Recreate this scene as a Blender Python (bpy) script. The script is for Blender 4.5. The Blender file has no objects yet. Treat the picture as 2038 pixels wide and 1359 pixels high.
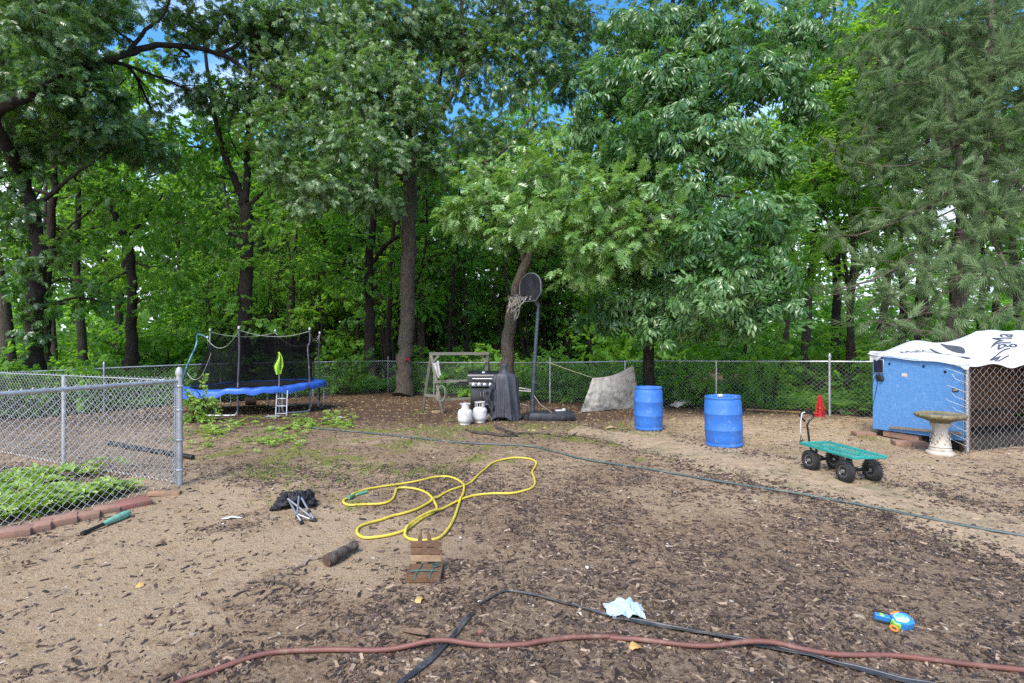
import bpy, bmesh, math, random
import numpy as np
from mathutils import Vector, Matrix, Euler
random.seed(5)
rng = np.random.default_rng(11)
SC = bpy.context.scene
COL = SC.collection
PI = math.pi
F, CX, CY, H = 1070.0, 1019.0, 679.5, 1.65      # focal length in px of a 2038 px wide picture, centre, eye height

# ------------------------------------------------------------------ places
def sst(t):
    t = np.clip(t, 0, 1); return t*t*(3-2*t)
def gz(x, y):                                   # height of the ground
    return -0.30*sst((np.asarray(y, float)-11)/9)-.28*sst((-7.5-np.asarray(x, float))/6)*sst((np.asarray(y, float)-7)/5) + 0.018*np.sin(.9*np.asarray(x, float)+1.3)*np.sin(.7*np.asarray(y, float)+.4)
def P(px, py, Z):
    return np.array([(px-CX)/F*Z, Z, H-(py-CY)/F*Z])
def G(px, py, h=0.0):
    z = 0.0
    for _ in range(12):
        Z = F*(H-z-h)/(py-CY); X = (px-CX)/F*Z; z = float(gz(X, Z))
    return np.array([X, Z, z+h])
def onground(x, y, h=0.0): return np.array([x, y, float(gz(x, y))+h])

_tab = rng.random((64, 64))
def vnoise(x, y, s=1.0):
    x = np.asarray(x)*s; y = np.asarray(y)*s
    xi = np.floor(x).astype(int); yi = np.floor(y).astype(int); fx = x-xi; fy = y-yi
    fx = fx*fx*(3-2*fx); fy = fy*fy*(3-2*fy)
    a = _tab[xi % 64, yi % 64]; b = _tab[(xi+1) % 64, yi % 64]; c = _tab[xi % 64, (yi+1) % 64]; d = _tab[(xi+1) % 64, (yi+1) % 64]
    return (a*(1-fx)+b*fx)*(1-fy)+(c*(1-fx)+d*fx)*fy
def fbm(x, y, s=1.0):
    return .5*vnoise(x, y, s)+.3*vnoise(x+7.3, y+2.1, 2.1*s)+.2*vnoise(x+1.7, y+9.2, 4.3*s)

# ------------------------------------------------------------------ objects
def tag(o, label=None, cat=None, group=None, kind=None):
    if label: o['label'] = label
    if cat: o['category'] = cat
    if group: o['group'] = group
    if kind: o['kind'] = kind
    return o
def thing(name, label, cat, loc=(0, 0, 0), rz=0.0, group=None, rot=None):
    o = bpy.data.objects.new(name, None); COL.objects.link(o)
    o.empty_display_size = .1
    o.location = [float(a) for a in loc]; o.rotation_euler = rot if rot else (0, 0, rz)
    return tag(o, label, cat, group)
def copy_tree(o, parent=None):
    c = o.copy(); COL.objects.link(c)
    if parent is not None: c.parent = parent
    for ch in list(o.children): copy_tree(ch, c)
    return c
def basis(d, up=(0, 0, 1)):
    d = np.asarray(d, float); d = d/(np.linalg.norm(d)+1e-9)
    u = np.asarray(up, float)
    s = np.cross(d, u)
    if np.linalg.norm(s) < 1e-4: s = np.cross(d, (1, 0, 0))
    s /= np.linalg.norm(s); t = np.cross(s, d)
    return s, t, d
def spline(pts, per=6, closed=False):
    p = np.asarray(pts, float); n = len(p); out = []
    rngi = range(n) if closed else range(n-1)
    for i in rngi:
        if closed: a, b, c, d = p[i-1], p[i], p[(i+1) % n], p[(i+2) % n]
        else: a, b, c, d = p[max(i-1, 0)], p[i], p[i+1], p[min(i+2, n-1)]
        for k in range(per):
            t = k/per
            out.append(.5*((2*b)+(-a+c)*t+(2*a-5*b+4*c-d)*t*t+(-a+3*b-3*c+d)*t**3))
    if not closed: out.append(p[-1])
    return np.array(out)
def rotm(rx=0, ry=0, rz=0): return np.array(Euler((rx, ry, rz)).to_matrix())

class MB:
    def __init__(s): s.v = []; s.f = []
    def add(s, v, f):
        o = len(s.v); s.v.extend([tuple(map(float, a)) for a in v]); s.f.extend([tuple(int(i)+o for i in q) for q in f]); return s
    def box(s, c, size, rot=None, bev=0.0, seg=1):
        b = bmesh.new(); bmesh.ops.create_cube(b, size=1)
        for v in b.verts: v.co = Vector((v.co.x*size[0], v.co.y*size[1], v.co.z*size[2]))
        if bev: bmesh.ops.bevel(b, geom=b.edges[:], offset=bev, segments=seg, affect='EDGES', profile=.5)
        b.verts.index_update(); b.verts.ensure_lookup_table()
        V = np.array([v.co[:] for v in b.verts]); Fs = [[v.index for v in f.verts] for f in b.faces]; b.free()
        if rot is not None: V = V @ np.asarray(rot).T
        return s.add(V+np.asarray(c, float), Fs)
    def bar(s, a, b, w, t, up=(0, 0, 1), bev=.0):                # a board from a to b: w across, t along 'up'
        a = np.asarray(a, float); b = np.asarray(b, float)
        sd, tt, d = basis(b-a, up)
        return s.box((a+b)/2, (w, t, np.linalg.norm(b-a)), np.stack([sd, tt, d], 1), bev)
    def tube(s, pts, r, n=8, cap=True, closed=False, flat=1.0):
        p = np.asarray(pts, float); k = len(p)
        r = np.full(k, r, float) if np.isscalar(r) else np.interp(np.linspace(0, 1, k), np.linspace(0, 1, len(r)), r)
        if closed: t = np.roll(p, -1, 0)-np.roll(p, 1, 0)
        else: t = np.gradient(p, axis=0)
        t /= np.linalg.norm(t, axis=1)[:, None]+1e-12
        sd, up, _ = basis(t[0], (0, 0, 1) if abs(t[0][2]) < .95 else (0, 1, 0))
        V = []
        ang = np.linspace(0, 2*PI, n, endpoint=False)
        for i in range(k):
            sd = sd-t[i]*np.dot(sd, t[i]); sd /= np.linalg.norm(sd)+1e-12; up = np.cross(sd, t[i])
            V.extend(p[i]+r[i]*(np.cos(a)*sd+flat*np.sin(a)*up) for a in ang)
        Fs = []
        for i in range(k if closed else k-1):
            j = (i+1) % k
            for q in range(n):
                w = (q+1) % n; Fs.append((i*n+q, j*n+q, j*n+w, i*n+w))
        if cap and not closed: Fs.append(tuple(range(n))); Fs.append(tuple(range((k-1)*n+n-1, (k-1)*n-1, -1)))
        return s.add(V, Fs)
    def lathe(s, prof, n=24, c=(0, 0, 0), M=None, wob=None):
        V = []; Fs = []
        for i, (r, z) in enumerate(prof):
            for q in range(n):
                a = 2*PI*q/n; rr = r*(1+(wob(a, z) if wob else 0))
                V.append((rr*math.cos(a), rr*math.sin(a), z))
        for i in range(len(prof)-1):
            for q in range(n):
                w = (q+1) % n; Fs.append((i*n+q, i*n+w, (i+1)*n+w, (i+1)*n+q))
        if prof[0][0] > 1e-5: Fs.append(tuple(range(n-1, -1, -1)))
        if prof[-1][0] > 1e-5: Fs.append(tuple(range((len(prof)-1)*n, len(prof)*n)))
        V = np.array(V)
        if M is not None: V = V @ np.asarray(M).T
        return s.add(V+np.asarray(c, float), Fs)
    def prism(s, poly, d, c=(0, 0, 0), M=None):                   # 2-D outline in x,z pushed along y by +-d/2
        n = len(poly); V = [(x, -d/2, z) for x, z in poly]+[(x, d/2, z) for x, z in poly]
        Fs = [tuple(range(n)), tuple(range(2*n-1, n-1, -1))]+[(i, i+n, (i+1) % n+n, (i+1) % n) for i in range(n)]
        V = np.array(V, float)
        if M is not None: V = V @ np.asarray(M).T
        return s.add(V+np.asarray(c, float), Fs)
    def grid(s, fn, nu, nv, thick=0.0):
        V = np.array([[fn(i/nu, j/nv) for j in range(nv+1)] for i in range(nu+1)], float)
        du = np.gradient(V, axis=0); dv = np.gradient(V, axis=1)
        N = np.cross(du, dv); N /= np.linalg.norm(N, axis=2)[..., None]+1e-12
        m = nv+1; a = V.reshape(-1, 3); Fs = []
        for i in range(nu):
            for j in range(nv): Fs.append((i*m+j, (i+1)*m+j, (i+1)*m+j+1, i*m+j+1))
        if not thick: return s.add(a, Fs)
        b = (V-N*thick).reshape(-1, 3); o = len(a)
        F2 = [tuple(x+o for x in q[::-1]) for q in Fs]
        rim = [i*m for i in range(nu)]+[nu*m+j for j in range(nv)]+[i*m+nv for i in range(nu, 0, -1)]+[j for j in range(nv, 0, -1)]
        F3 = [(rim[k], rim[k]+o, rim[(k+1) % len(rim)]+o, rim[(k+1) % len(rim)]) for k in range(len(rim))]
        return s.add(np.vstack([a, b]), Fs+F2+F3)
    def build(s, name, mat, parent=None, angle=38, smooth=True):
        me = bpy.data.meshes.new(name); me.from_pydata(s.v, [], s.f); me.update()
        if smooth:
            me.polygons.foreach_set('use_smooth', [True]*len(me.polygons)); me.set_sharp_from_angle(angle=math.radians(angle))
        me.materials.append(mat)
        o = bpy.data.objects.new(name, me); COL.objects.link(o)
        if parent is not None: o.parent = parent
        return o

def bigmesh(name, V, Fa, mat, parent=None, tone=None, smooth=False):   # V (n,3), Fa (m,k): big uniform meshes
    me = bpy.data.meshes.new(name)
    m, k = Fa.shape
    me.vertices.add(len(V)); me.vertices.foreach_set('co', np.ascontiguousarray(V, np.float32).ravel())
    me.loops.add(m*k); me.loops.foreach_set('vertex_index', Fa.astype(np.int32).ravel())
    me.polygons.add(m); me.polygons.foreach_set('loop_start', np.arange(0, m*k, k, dtype=np.int32))
    me.polygons.foreach_set('use_smooth', np.full(m, smooth))
    if tone is not None:
        for nm, arr in (tone.items() if isinstance(tone, dict) else (('tone', tone),)):
            at = me.attributes.new(nm, 'FLOAT', 'POINT'); at.data.foreach_set('value', np.ascontiguousarray(arr, np.float32))
    me.update(calc_edges=True); me.materials.append(mat)
    o = bpy.data.objects.new(name, me); COL.objects.link(o)
    if parent is not None: o.parent = parent
    return o

# ------------------------------------------------------------------ materials
def newmat(name):
    m = bpy.data.materials.new(name); m.use_nodes = True
    nt = m.node_tree; return m, nt, nt.nodes['Principled BSDF']
def ramp(nt, stops):
    r = nt.nodes.new('ShaderNodeValToRGB'); e = r.color_ramp.elements
    while len(e) < len(stops): e.new(.5)
    for x, (p, c) in zip(e, stops): x.position = p; x.color = (*c, 1)
    return r
def noise(nt, scale, detail=5, rough=.6, vec=None, dist=0):
    n = nt.nodes.new('ShaderNodeTexNoise'); n.inputs['Scale'].default_value = scale; n.inputs['Detail'].default_value = detail
    n.inputs['Roughness'].default_value = rough; n.inputs['Distortion'].default_value = dist
    if vec is not None: nt.links.new(vec, n.inputs['Vector'])
    return n
def objco(nt, sc=(1, 1, 1)):
    t = nt.nodes.new('ShaderNodeTexCoord'); mp = nt.nodes.new('ShaderNodeMapping'); mp.inputs['Scale'].default_value = sc
    nt.links.new(t.outputs['Object'], mp.inputs['Vector']); return mp.outputs['Vector']
def mixc(nt, fac, a, b):
    m = nt.nodes.new('ShaderNodeMix'); m.data_type = 'RGBA'
    for s, x in ((m.inputs[0], fac), (m.inputs[6], a), (m.inputs[7], b)):
        if isinstance(x, (int, float)): s.default_value = x
        elif isinstance(x, tuple): s.default_value = (*x, 1)
        else: nt.links.new(x, s)
    return m.outputs[2]
def bump(nt, b, h, strength=.3, dist=.01):
    n = nt.nodes.new('ShaderNodeBump'); n.inputs['Strength'].default_value = strength; n.inputs['Distance'].default_value = dist
    nt.links.new(h, n.inputs['Height']); nt.links.new(n.outputs[0], b.inputs['Normal'])
def M(name, c1, c2=None, rough=.6, metal=0.0, scale=6.0, sc=(1, 1, 1), bmp=.0, bdist=.005, lo=.35, hi=.65, spec=.5, dirt=None, dscale=3.0, dlo=.52, dhi=.7):
    m, nt, b = newmat(name)
    b.inputs['Roughness'].default_value = rough; b.inputs['Metallic'].default_value = metal
    b.inputs['Specular IOR Level'].default_value = spec
    v = objco(nt, sc); n = noise(nt, scale, 7, .65, v)
    c2 = c2 or tuple(x*.75 for x in c1)
    r = ramp(nt, [(lo, c1), (hi, c2)]); nt.links.new(n.outputs[0], r.inputs[0]); out = r.outputs[0]
    if dirt:
        n2 = noise(nt, dscale, 8, .7, v, .4); r2 = ramp(nt, [(dlo, (0, 0, 0)), (dhi, (1, 1, 1))]); nt.links.new(n2.outputs[0], r2.inputs[0])
        out = mixc(nt, r2.outputs[0], out, dirt)
    nt.links.new(out, b.inputs['Base Color'])
    if bmp: bump(nt, b, n.outputs[0], bmp, bdist)
    return m
def leafmat(name, stops, trans, tfac=.4, rough=.42, spec=.5):
    m, nt, b = newmat(name)
    a = nt.nodes.new('ShaderNodeAttribute'); a.attribute_name = 'tone'
    oi = nt.nodes.new('ShaderNodeObjectInfo')
    ad = nt.nodes.new('ShaderNodeMath'); ad.operation = 'MULTIPLY_ADD'; ad.inputs[1].default_value = .3; 
    nt.links.new(oi.outputs['Random'], ad.inputs[0]); 
    s = nt.nodes.new('ShaderNodeMath'); s.operation = 'MULTIPLY'; s.inputs[1].default_value = .75
    nt.links.new(a.outputs['Fac'], s.inputs[0]); nt.links.new(s.outputs[0], ad.inputs[2])
    r = ramp(nt, stops); nt.links.new(ad.outputs[0], r.inputs[0])
    nt.links.new(r.outputs[0], b.inputs['Base Color']); b.inputs['Roughness'].default_value = rough
    b.inputs['Specular IOR Level'].default_value = spec
    t = nt.nodes.new('ShaderNodeBsdfTranslucent'); nt.links.new(mixc(nt, .65, r.outputs[0], trans), t.inputs['Color'])
    mx = nt.nodes.new('ShaderNodeMixShader'); mx.inputs[0].default_value = tfac
    nt.links.new(b.outputs[0], mx.inputs[1]); nt.links.new(t.outputs[0], mx.inputs[2])
    nt.links.new(mx.outputs[0], nt.nodes['Material Output'].inputs['Surface'])
    return m
def tonemat(name, stops, rough=.8, spec=.3):
    m, nt, b = newmat(name)
    a = nt.nodes.new('ShaderNodeAttribute'); a.attribute_name = 'tone'
    r = ramp(nt, stops); nt.links.new(a.outputs['Fac'], r.inputs[0]); nt.links.new(r.outputs[0], b.inputs['Base Color'])
    b.inputs['Roughness'].default_value = rough; b.inputs['Specular IOR Level'].default_value = spec
    return m

def bark(name, c1, c2, moss=None):
    m, nt, b = newmat(name)
    v = objco(nt, (9, 9, 1.6)); n = noise(nt, 2.2, 9, .7, v, .6)
    r = ramp(nt, [(.36, c2), (.62, c1)]); nt.links.new(n.outputs[0], r.inputs[0]); out = r.outputs[0]
    v2 = objco(nt); n2 = noise(nt, 1.3, 5, .6, v2); r2 = ramp(nt, [(.5, (0, 0, 0)), (.68, (1, 1, 1))]); nt.links.new(n2.outputs[0], r2.inputs[0])
    out = mixc(nt, r2.outputs[0], out, moss or tuple(x*.6 for x in c1))
    nt.links.new(out, b.inputs['Base Color']); b.inputs['Roughness'].default_value = .9; b.inputs['Specular IOR Level'].default_value = .2
    bump(nt, b, n.outputs[0], 1.0, .05)
    return m
galv = M('galvanised_steel', (.50, .52, .54), (.36, .38, .40), .42, .55, 14, dirt=(.30, .29, .27), dscale=6)
wire = M('galvanised_wire', (.70, .71, .72), (.52, .53, .54), .45, .45, 8)
wire_old = M('weathered_wire', (.30, .31, .31), (.16, .165, .16), .6, .3, 3)
black = M('black_plastic', (.009, .009, .010), (.016, .016, .017), .5, 0, 20, bmp=.1)
rubber = M('tyre_rubber', (.011, .011, .012), (.022, .021, .019), .75, 0, 30)
blackmetal = M('black_enamel', (.006, .006, .007), (.011, .011, .011), .35, 0, 8, spec=.35, dirt=(.035, .032, .03), dlo=.6, dhi=.85)
chrome = M('bright_steel', (.6, .6, .6), (.45, .45, .45), .3, .9, 10)
# ================================================================== GROUND
def masks(x, y):
    px = CX+F*x/np.maximum(y, .5)
    n = fbm(x+31, y+17, .8); n2 = fbm(x+3, y+57, 2.4)
    sand = sst((n-.40)/.2)*.35+.15
    left = sst((-.1-x)/2.2)*sst((7.4-y)/2.2)*(.25+.75*sst((y-2.55)/.8))                     # sandy trodden patch at the near left
    sand = np.clip(sand+left*(.35+.75*sst((n-.35)/.25)), 0, 1)
    right = sst((x-1.2)/1.5)*sst((y-4.6)/1.5)*sst((13-y)/2.0)       # dry worn soil round the path and the coop
    sand = np.clip(sand+right*.42, 0, 1)
    sand *= 1-.75*sst((y-8.3)/3.5)*sst((3.2-x)/2.5)
    litter = sst((y-8.5)/4.5)*sst((4.2-x)/3)+.75*sst((y-10.2)/3)
    litter = np.clip(litter*(.55+.8*n), 0, 1)
    near = sst((x+1.6)/2.0)*sst((5.0-y)/2.0)
    dark = np.clip(near*(.35+.9*n2)+.30*n*sst((9-y)/3), 0, 1)
    moss = .8*sst((y-6.6)/1.2)*sst((12.5-y)/2)*sst((n2-.53)/.12)*sst((3.6-x)/2)*sst((x+5.5)/1.5)
    moss = np.clip(moss+.35*sst((x-2.5)/1)*sst((y-6.5)/1)*sst((11-y)/2)*sst((n2-.5)/.15), 0, 1)
    return sand, litter, dark, moss
def axis(lo, hi, st, far):
    a = list(np.arange(lo, hi+1e-6, st)); d = st; x = hi
    while x < far: d *= 1.35; x += d; a.append(x)
    d = st; x = lo
    while x > -far: d *= 1.35; x -= d; a.insert(0, x)
    return np.array(a)
gm, nt, b = newmat('yard_soil')
def at(nm):
    a = nt.nodes.new('ShaderNodeAttribute'); a.attribute_name = nm; return a.outputs['Fac']
v = objco(nt)
nf = noise(nt, 34, 9, .72, v); nm_ = noise(nt, 5.5, 9, .7, v); nl = noise(nt, 90, 6, .7, v)
soil = ramp(nt, [(.32, (.10, .064, .039)), (.5, (.225, .152, .095)), (.70, (.40, .29, .19))]); nt.links.new(nf.outputs[0], soil.inputs[0])
sandr = ramp(nt, [(.30, (.235, .158, .092)), (.48, (.42, .305, .19)), (.72, (.58, .445, .30))]); nt.links.new(nm_.outputs[0], sandr.inputs[0])
def soft(fac, nz, w=.35):                                          # break the edge of a patch up with noise
    m1 = nt.nodes.new('ShaderNodeMath'); m1.operation = 'MULTIPLY_ADD'; m1.inputs[1].default_value = 1.0
    m0 = nt.nodes.new('ShaderNodeMath'); m0.operation = 'SUBTRACT'; m0.inputs[1].default_value = .5; nt.links.new(nz, m0.inputs[0])
    m2 = nt.nodes.new('ShaderNodeMath'); m2.operation = 'MULTIPLY'; m2.inputs[1].default_value = 2.2; nt.links.new(m0.outputs[0], m2.inputs[0])
    nt.links.new(fac, m1.inputs[0]); nt.links.new(m2.outputs[0], m1.inputs[2])
    r = ramp(nt, [(.5-w, (0, 0, 0)), (.5+w, (1, 1, 1))]); nt.links.new(m1.outputs[0], r.inputs[0]); return r.outputs[0]
c = mixc(nt, soft(at('sand'), nm_.outputs[0]), soil.outputs[0], sandr.outputs[0])
grit = ramp(nt, [(.34, (.42, .42, .42)), (.48, (1, 1, 1)), (.66, (1.25, 1.22, 1.18))]); nt.links.new(nl.outputs[0], grit.inputs[0])
mu = nt.nodes.new('ShaderNodeMix'); mu.data_type = 'RGBA'; mu.blend_type = 'MULTIPLY'; mu.inputs[0].default_value = .8
nt.links.new(c, mu.inputs[6]); nt.links.new(grit.outputs[0], mu.inputs[7]); c = mu.outputs[2]
dk = ramp(nt, [(.33, (.095, .064, .042)), (.5, (.22, .157, .105)), (.68, (.38, .285, .198))]); nt.links.new(nf.outputs[0], dk.inputs[0])
c = mixc(nt, soft(at('dark'), nm_.outputs[0], .5), c, dk.outputs[0])
lt = ramp(nt, [(.3, (.045, .026, .016)), (.55, (.10, .058, .036)), (.8, (.20, .125, .075))]); nt.links.new(nf.outputs[0], lt.inputs[0])
c = mixc(nt, soft(at('litter'), nm_.outputs[0], .4), c, lt.outputs[0])
ms = ramp(nt, [(.3, (.14, .14, .035)), (.7, (.22, .22, .06))]); nt.links.new(nf.outputs[0], ms.inputs[0])
c = mixc(nt, soft(at('moss'), nf.outputs[0], .3), c, ms.outputs[0])
nt.links.new(c, b.inputs['Base Color']); b.inputs['Roughness'].default_value = .95; b.inputs['Specular IOR Level'].default_value = .15
ad = nt.nodes.new('ShaderNodeMath'); ad.operation = 'ADD'; nt.links.new(nf.outputs[0], ad.inputs[0]); nt.links.new(nm_.outputs[0], ad.inputs[1])
bump(nt, b, ad.outputs[0], 1.0, .03)
ax = axis(-15, 15, .085, 600); ay = axis(1.2, 24, .085, 600)
XX, YY = np.meshgrid(ax, ay, indexing='ij'); ZZ = gz(XX, YY)
inn = (np.abs(XX) < 15) & (YY > 1) & (YY < 24)
ZZ = ZZ+np.where(inn, .026*(fbm(XX, YY, 3.0)-.5)+.010*(vnoise(XX, YY, 9)-.5), 0)
V = np.stack([XX, YY, ZZ], -1).reshape(-1, 3); n1, n2_ = XX.shape
I = np.arange(n1*n2_).reshape(n1, n2_)
Fa = np.stack([I[:-1, :-1], I[1:, :-1], I[1:, 1:], I[:-1, 1:]], -1).reshape(-1, 4)
sand, litter, dark, moss = [a.ravel() for a in masks(XX, YY)]
tag(bigmesh('ground', V, Fa, gm, tone=dict(sand=sand, litter=litter, dark=dark, moss=moss), smooth=True), kind='structure')

# the sandy brick path running in from the right
pm, nt, b = newmat('sandy_path')
v = objco(nt); n = noise(nt, 7, 9, .7, v); n3 = noise(nt, 60, 6, .7, v)
r = ramp(nt, [(.28, (.20, .138, .083)), (.5, (.34, .245, .15)), (.75, (.46, .345, .22))]); nt.links.new(n.outputs[0], r.inputs[0])
mp = nt.nodes.new('ShaderNodeMapping'); mp.inputs['Rotation'].default_value = (0, 0, .62); nt.links.new(v, mp.inputs['Vector'])
bk = nt.nodes.new('ShaderNodeTexBrick'); bk.inputs['Scale'].default_value = 2.6; bk.inputs['Mortar Size'].default_value = .018; bk.inputs['Mortar Smooth'].default_value = .6
bk.inputs['Color1'].default_value = (1, 1, 1, 1); bk.inputs['Color2'].default_value = (.86, .84, .80, 1); bk.inputs['Mortar'].default_value = (.52, .48, .44, 1)
nt.links.new(mp.outputs[0], bk.inputs['Vector'])
mu = nt.nodes.new('ShaderNodeMix'); mu.data_type = 'RGBA'; mu.blend_type = 'MULTIPLY'; mu.inputs[0].default_value = .42
nt.links.new(r.outputs[0], mu.inputs[6]); nt.links.new(bk.outputs[0], mu.inputs[7]); c = mu.outputs[2]
n4 = noise(nt, 1.6, 6, .65, v); r4 = ramp(nt, [(.5, (0, 0, 0)), (.66, (.75, .75, .75))]); nt.links.new(n4.outputs[0], r4.inputs[0])
c = mixc(nt, r4.outputs[0], c, (.17, .155, .075))
g3 = ramp(nt, [(.33, (.5, .48, .45)), (.5, (1, 1, 1))]); nt.links.new(n3.outputs[0], g3.inputs[0])
mu = nt.nodes.new('ShaderNodeMix'); mu.data_type = 'RGBA'; mu.blend_type = 'MULTIPLY'; mu.inputs[0].default_value = .7
nt.links.new(c, mu.inputs[6]); nt.links.new(g3.outputs[0], mu.inputs[7])
nt.links.new(mu.outputs[2], b.inputs['Base Color']); b.inputs['Roughness'].default_value = .95; bump(nt, b, n3.outputs[0], .5, .01)
up = spline([G(*q) for q in ((1150, 848), (1300, 866), (1440, 893), (1560, 917), (1700, 950), (1850, 985), (2000, 1022), (2180, 1070))], 14)
lo = spline([G(*q) for q in ((1128, 862), (1260, 893), (1390, 927), (1510, 957), (1640, 993), (1760, 1030), (1900, 1075), (2080, 1140))], 14)
rows = []
for i in range(len(up)):
    a, c2 = up[i].copy(), lo[i].copy(); d = (c2-a)
    a = a-d*.22*(vnoise(i*.16, 2.0)-.4)*2; c2 = c2+d*.18*(vnoise(i*.13, 8.0)-.45)*2
    rows.append([a*(1-t)+c2*t for t in np.linspace(0, 1, 15)])
R = np.array(rows); R[..., 2] = gz(R[..., 0], R[..., 1])+.026*(fbm(R[..., 0], R[..., 1], 3.0)-.5)+.010*(vnoise(R[..., 0], R[..., 1], 9)-.5)+.007
a, b2 = R.shape[:2]; I = np.arange(a*b2).reshape(a, b2)
tag(bigmesh('path', R.reshape(-1, 3), np.stack([I[:-1, :-1], I[:-1, 1:], I[1:, 1:], I[1:, :-1]], -1).reshape(-1, 4), pm, smooth=True), kind='structure')

# ------------------------------------------------------------------ scattered stuff on the ground
def scatter(tv, tf, tid, mats, pos, tones):
    N = len(pos); nv = len(tv)
    V = np.einsum('nij,vj->nvi', mats, tv)+pos[:, None, :]
    Fa = (tf[None]+(np.arange(N)*nv)[:, None, None]).reshape(-1, tf.shape[1])
    return V.reshape(-1, 3), Fa, tones[:, tid].ravel()
def euler_mats(rx, ry, rz, sx, sy, sz):
    n = len(rz); z = np.zeros(n); o = np.ones(n)
    A = np.stack([np.stack([np.cos(rz), -np.sin(rz), z], -1), np.stack([np.sin(rz), np.cos(rz), z], -1), np.stack([z, z, o], -1)], 1)
    B = np.stack([np.stack([o, z, z], -1), np.stack([z, np.cos(rx), -np.sin(rx)], -1), np.stack([z, np.sin(rx), np.cos(rx)], -1)], 1)
    Cc = np.stack([np.stack([np.cos(ry), z, np.sin(ry)], -1), np.stack([z, o, z], -1), np.stack([-np.sin(ry), z, np.cos(ry)], -1)], 1)
    return (A @ B @ Cc)*np.stack([sx, sy, sz], -1)[:, None, :]
def gsurf(x, y): return gz(x, y)+.026*(fbm(x, y, 3.0)-.5)+.010*(vnoise(x, y, 9)-.5)
chip_t = np.array([(-.5, -.5, 0), (.5, -.32, 0), (.42, .5, 0), (-.5, .38, 0), (-.46, -.42, 1), (.40, -.28, 1), (.36, .42, 1), (-.42, .33, 1)], float)
chip_f = np.array([(4, 5, 6, 7), (0, 1, 5, 4), (1, 2, 6, 5), (2, 3, 7, 6), (3, 0, 4, 7)])
def put_chips(name, n, ylo, yhi, dens, lmin, lmax, mat, tone=(0, 1), seed=1, wr=(.18, .4), xf=1.15):
    r = np.random.default_rng(seed)
    N4 = n*4; y = ylo+(yhi-ylo)*r.random(N4)**.8; x = (r.random(N4)*2-1)*y*xf
    k = r.random(N4) < dens(x, y); x = x[k][:n]; y = y[k][:n]; n = len(x)
    L = lmin+(lmax-lmin)*r.random(n)**3.8; w = L*(wr[0]+(wr[1]-wr[0])*r.random(n))
    m = euler_mats((r.random(n)-.5)*.9, (r.random(n)-.5)*.6, r.random(n)*2*PI, L, w, .003+.006*r.random(n))
    pos = np.stack([x, y, gsurf(x, y)-.003+.004*r.random(n)], -1)
    t = tone[0]+(tone[1]-tone[0])*r.random((n, 1))
    V, Fa, to = scatter(chip_t, chip_f, np.zeros(8, int), m, pos, t)
    return tag(bigmesh(name, V, Fa, mat, tone=to), kind='stuff')
mulch = tonemat('wood_mulch', [(0, (.020, .013, .009)), (.4, (.058, .037, .026)), (.75, (.12, .080, .055)), (.93, (.21, .15, .10)), (1, (.38, .28, .19))], .5, .5)
dmul = lambda x, y: np.clip((.12+1.0*masks(x, y)[2]+.6*sst((fbm(x+5, y+5, 1.3)-.44)/.14))*(1-.92*masks(x, y)[0])*(.25+1.5*sst((fbm(x+9, y+4, 5.5)-.36)/.2)), .03, 1)
put_chips('mulch_chips', 95000, 2.2, 7.2, dmul, .004, .078, mulch, seed=2, wr=(.12, .42))
put_chips('wood_bits', 34000, 5.5, 13, lambda x, y: np.clip(.55-.5*masks(x, y)[0]+.35*(fbm(x, y, 1)-.5), .06, 1), .012, .09, mulch, seed=3)
leafy = tonemat('fallen_leaves', [(0, (.10, .062, .035)), (.5, (.22, .14, .075)), (.8, (.36, .26, .12)), (1, (.45, .38, .18))], .8, .3)
put_chips('leaf_litter', 13000, 8.5, 21, lambda x, y: np.clip(.25+masks(x, y)[1], 0, 1), .03, .10, leafy, seed=4, wr=(.45, .8))
pebm = tonemat('pale_pebbles', [(0, (.22, .18, .14)), (.7, (.36, .31, .26)), (1, (.60, .56, .50))], .7, .3)
put_chips('pebbles', 1500, 2.3, 9, lambda x, y: .3+.5*masks(x, y)[0], .006, .035, pebm, seed=5, wr=(.6, .95))
# bits trodden and blown over the edges of the path
r = np.random.default_rng(12); n = 5200; e = np.where(r.random(n) < .6, 1, 0); ii = r.integers(0, R.shape[0], n); pe = np.where(e[:, None] == 1, R[ii, -1], R[ii, 0])+np.stack([r.normal(0, .16, n), r.normal(0, .16, n), np.zeros(n)], -1)
pe[:, 2] = gsurf(pe[:, 0], pe[:, 1])+.006+.004*r.random(n); L = .006+.06*r.random(n)**3
V, Fa, to = scatter(chip_t, chip_f, np.zeros(8, int), euler_mats((r.random(n)-.5)*.9, (r.random(n)-.5)*.6, r.random(n)*7, L, L*(.15+.4*r.random(n)), .003+.006*r.random(n)), pe, r.random((n, 1)))
tag(bigmesh('path_litter', V, Fa, mulch, tone=to), kind='stuff')
# low green plants: each a rosette of small leaves
lt_v, lt_f, lt_id = [], [], []
for k in range(7):
    a = k*2.4+.3; L = .8+.3*((k*37) % 5)/5; ca, sa = math.cos(a), math.sin(a); o = len(lt_v); up = .35+.25*((k*17) % 7)/7
    def q(l, w, z): return (ca*l-sa*w, sa*l+ca*w, z)
    lt_v += [q(.12*L, 0, .15), q(.45*L, .2*L, up*.9), q(.8*L, .16*L, up), q(L, 0, up*.75), q(.8*L, -.16*L, up), q(.45*L, -.2*L, up*.9), q(.5*L, 0, up*.7)]
    for t in ((0, 5, 6), (6, 5, 4), (6, 4, 3), (0, 6, 1), (6, 2, 1), (6, 3, 2)): lt_f.append([i+o for i in t])
    lt_id += [k]*7
lt_v, lt_f, lt_id = np.array(lt_v), np.array(lt_f), np.array(lt_id)
weedm = leafmat('weed_leaf', [(0, (.10, .20, .025)), (.5, (.22, .37, .05)), (1, (.40, .52, .10))], (.42, .60, .06), .35)
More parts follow.
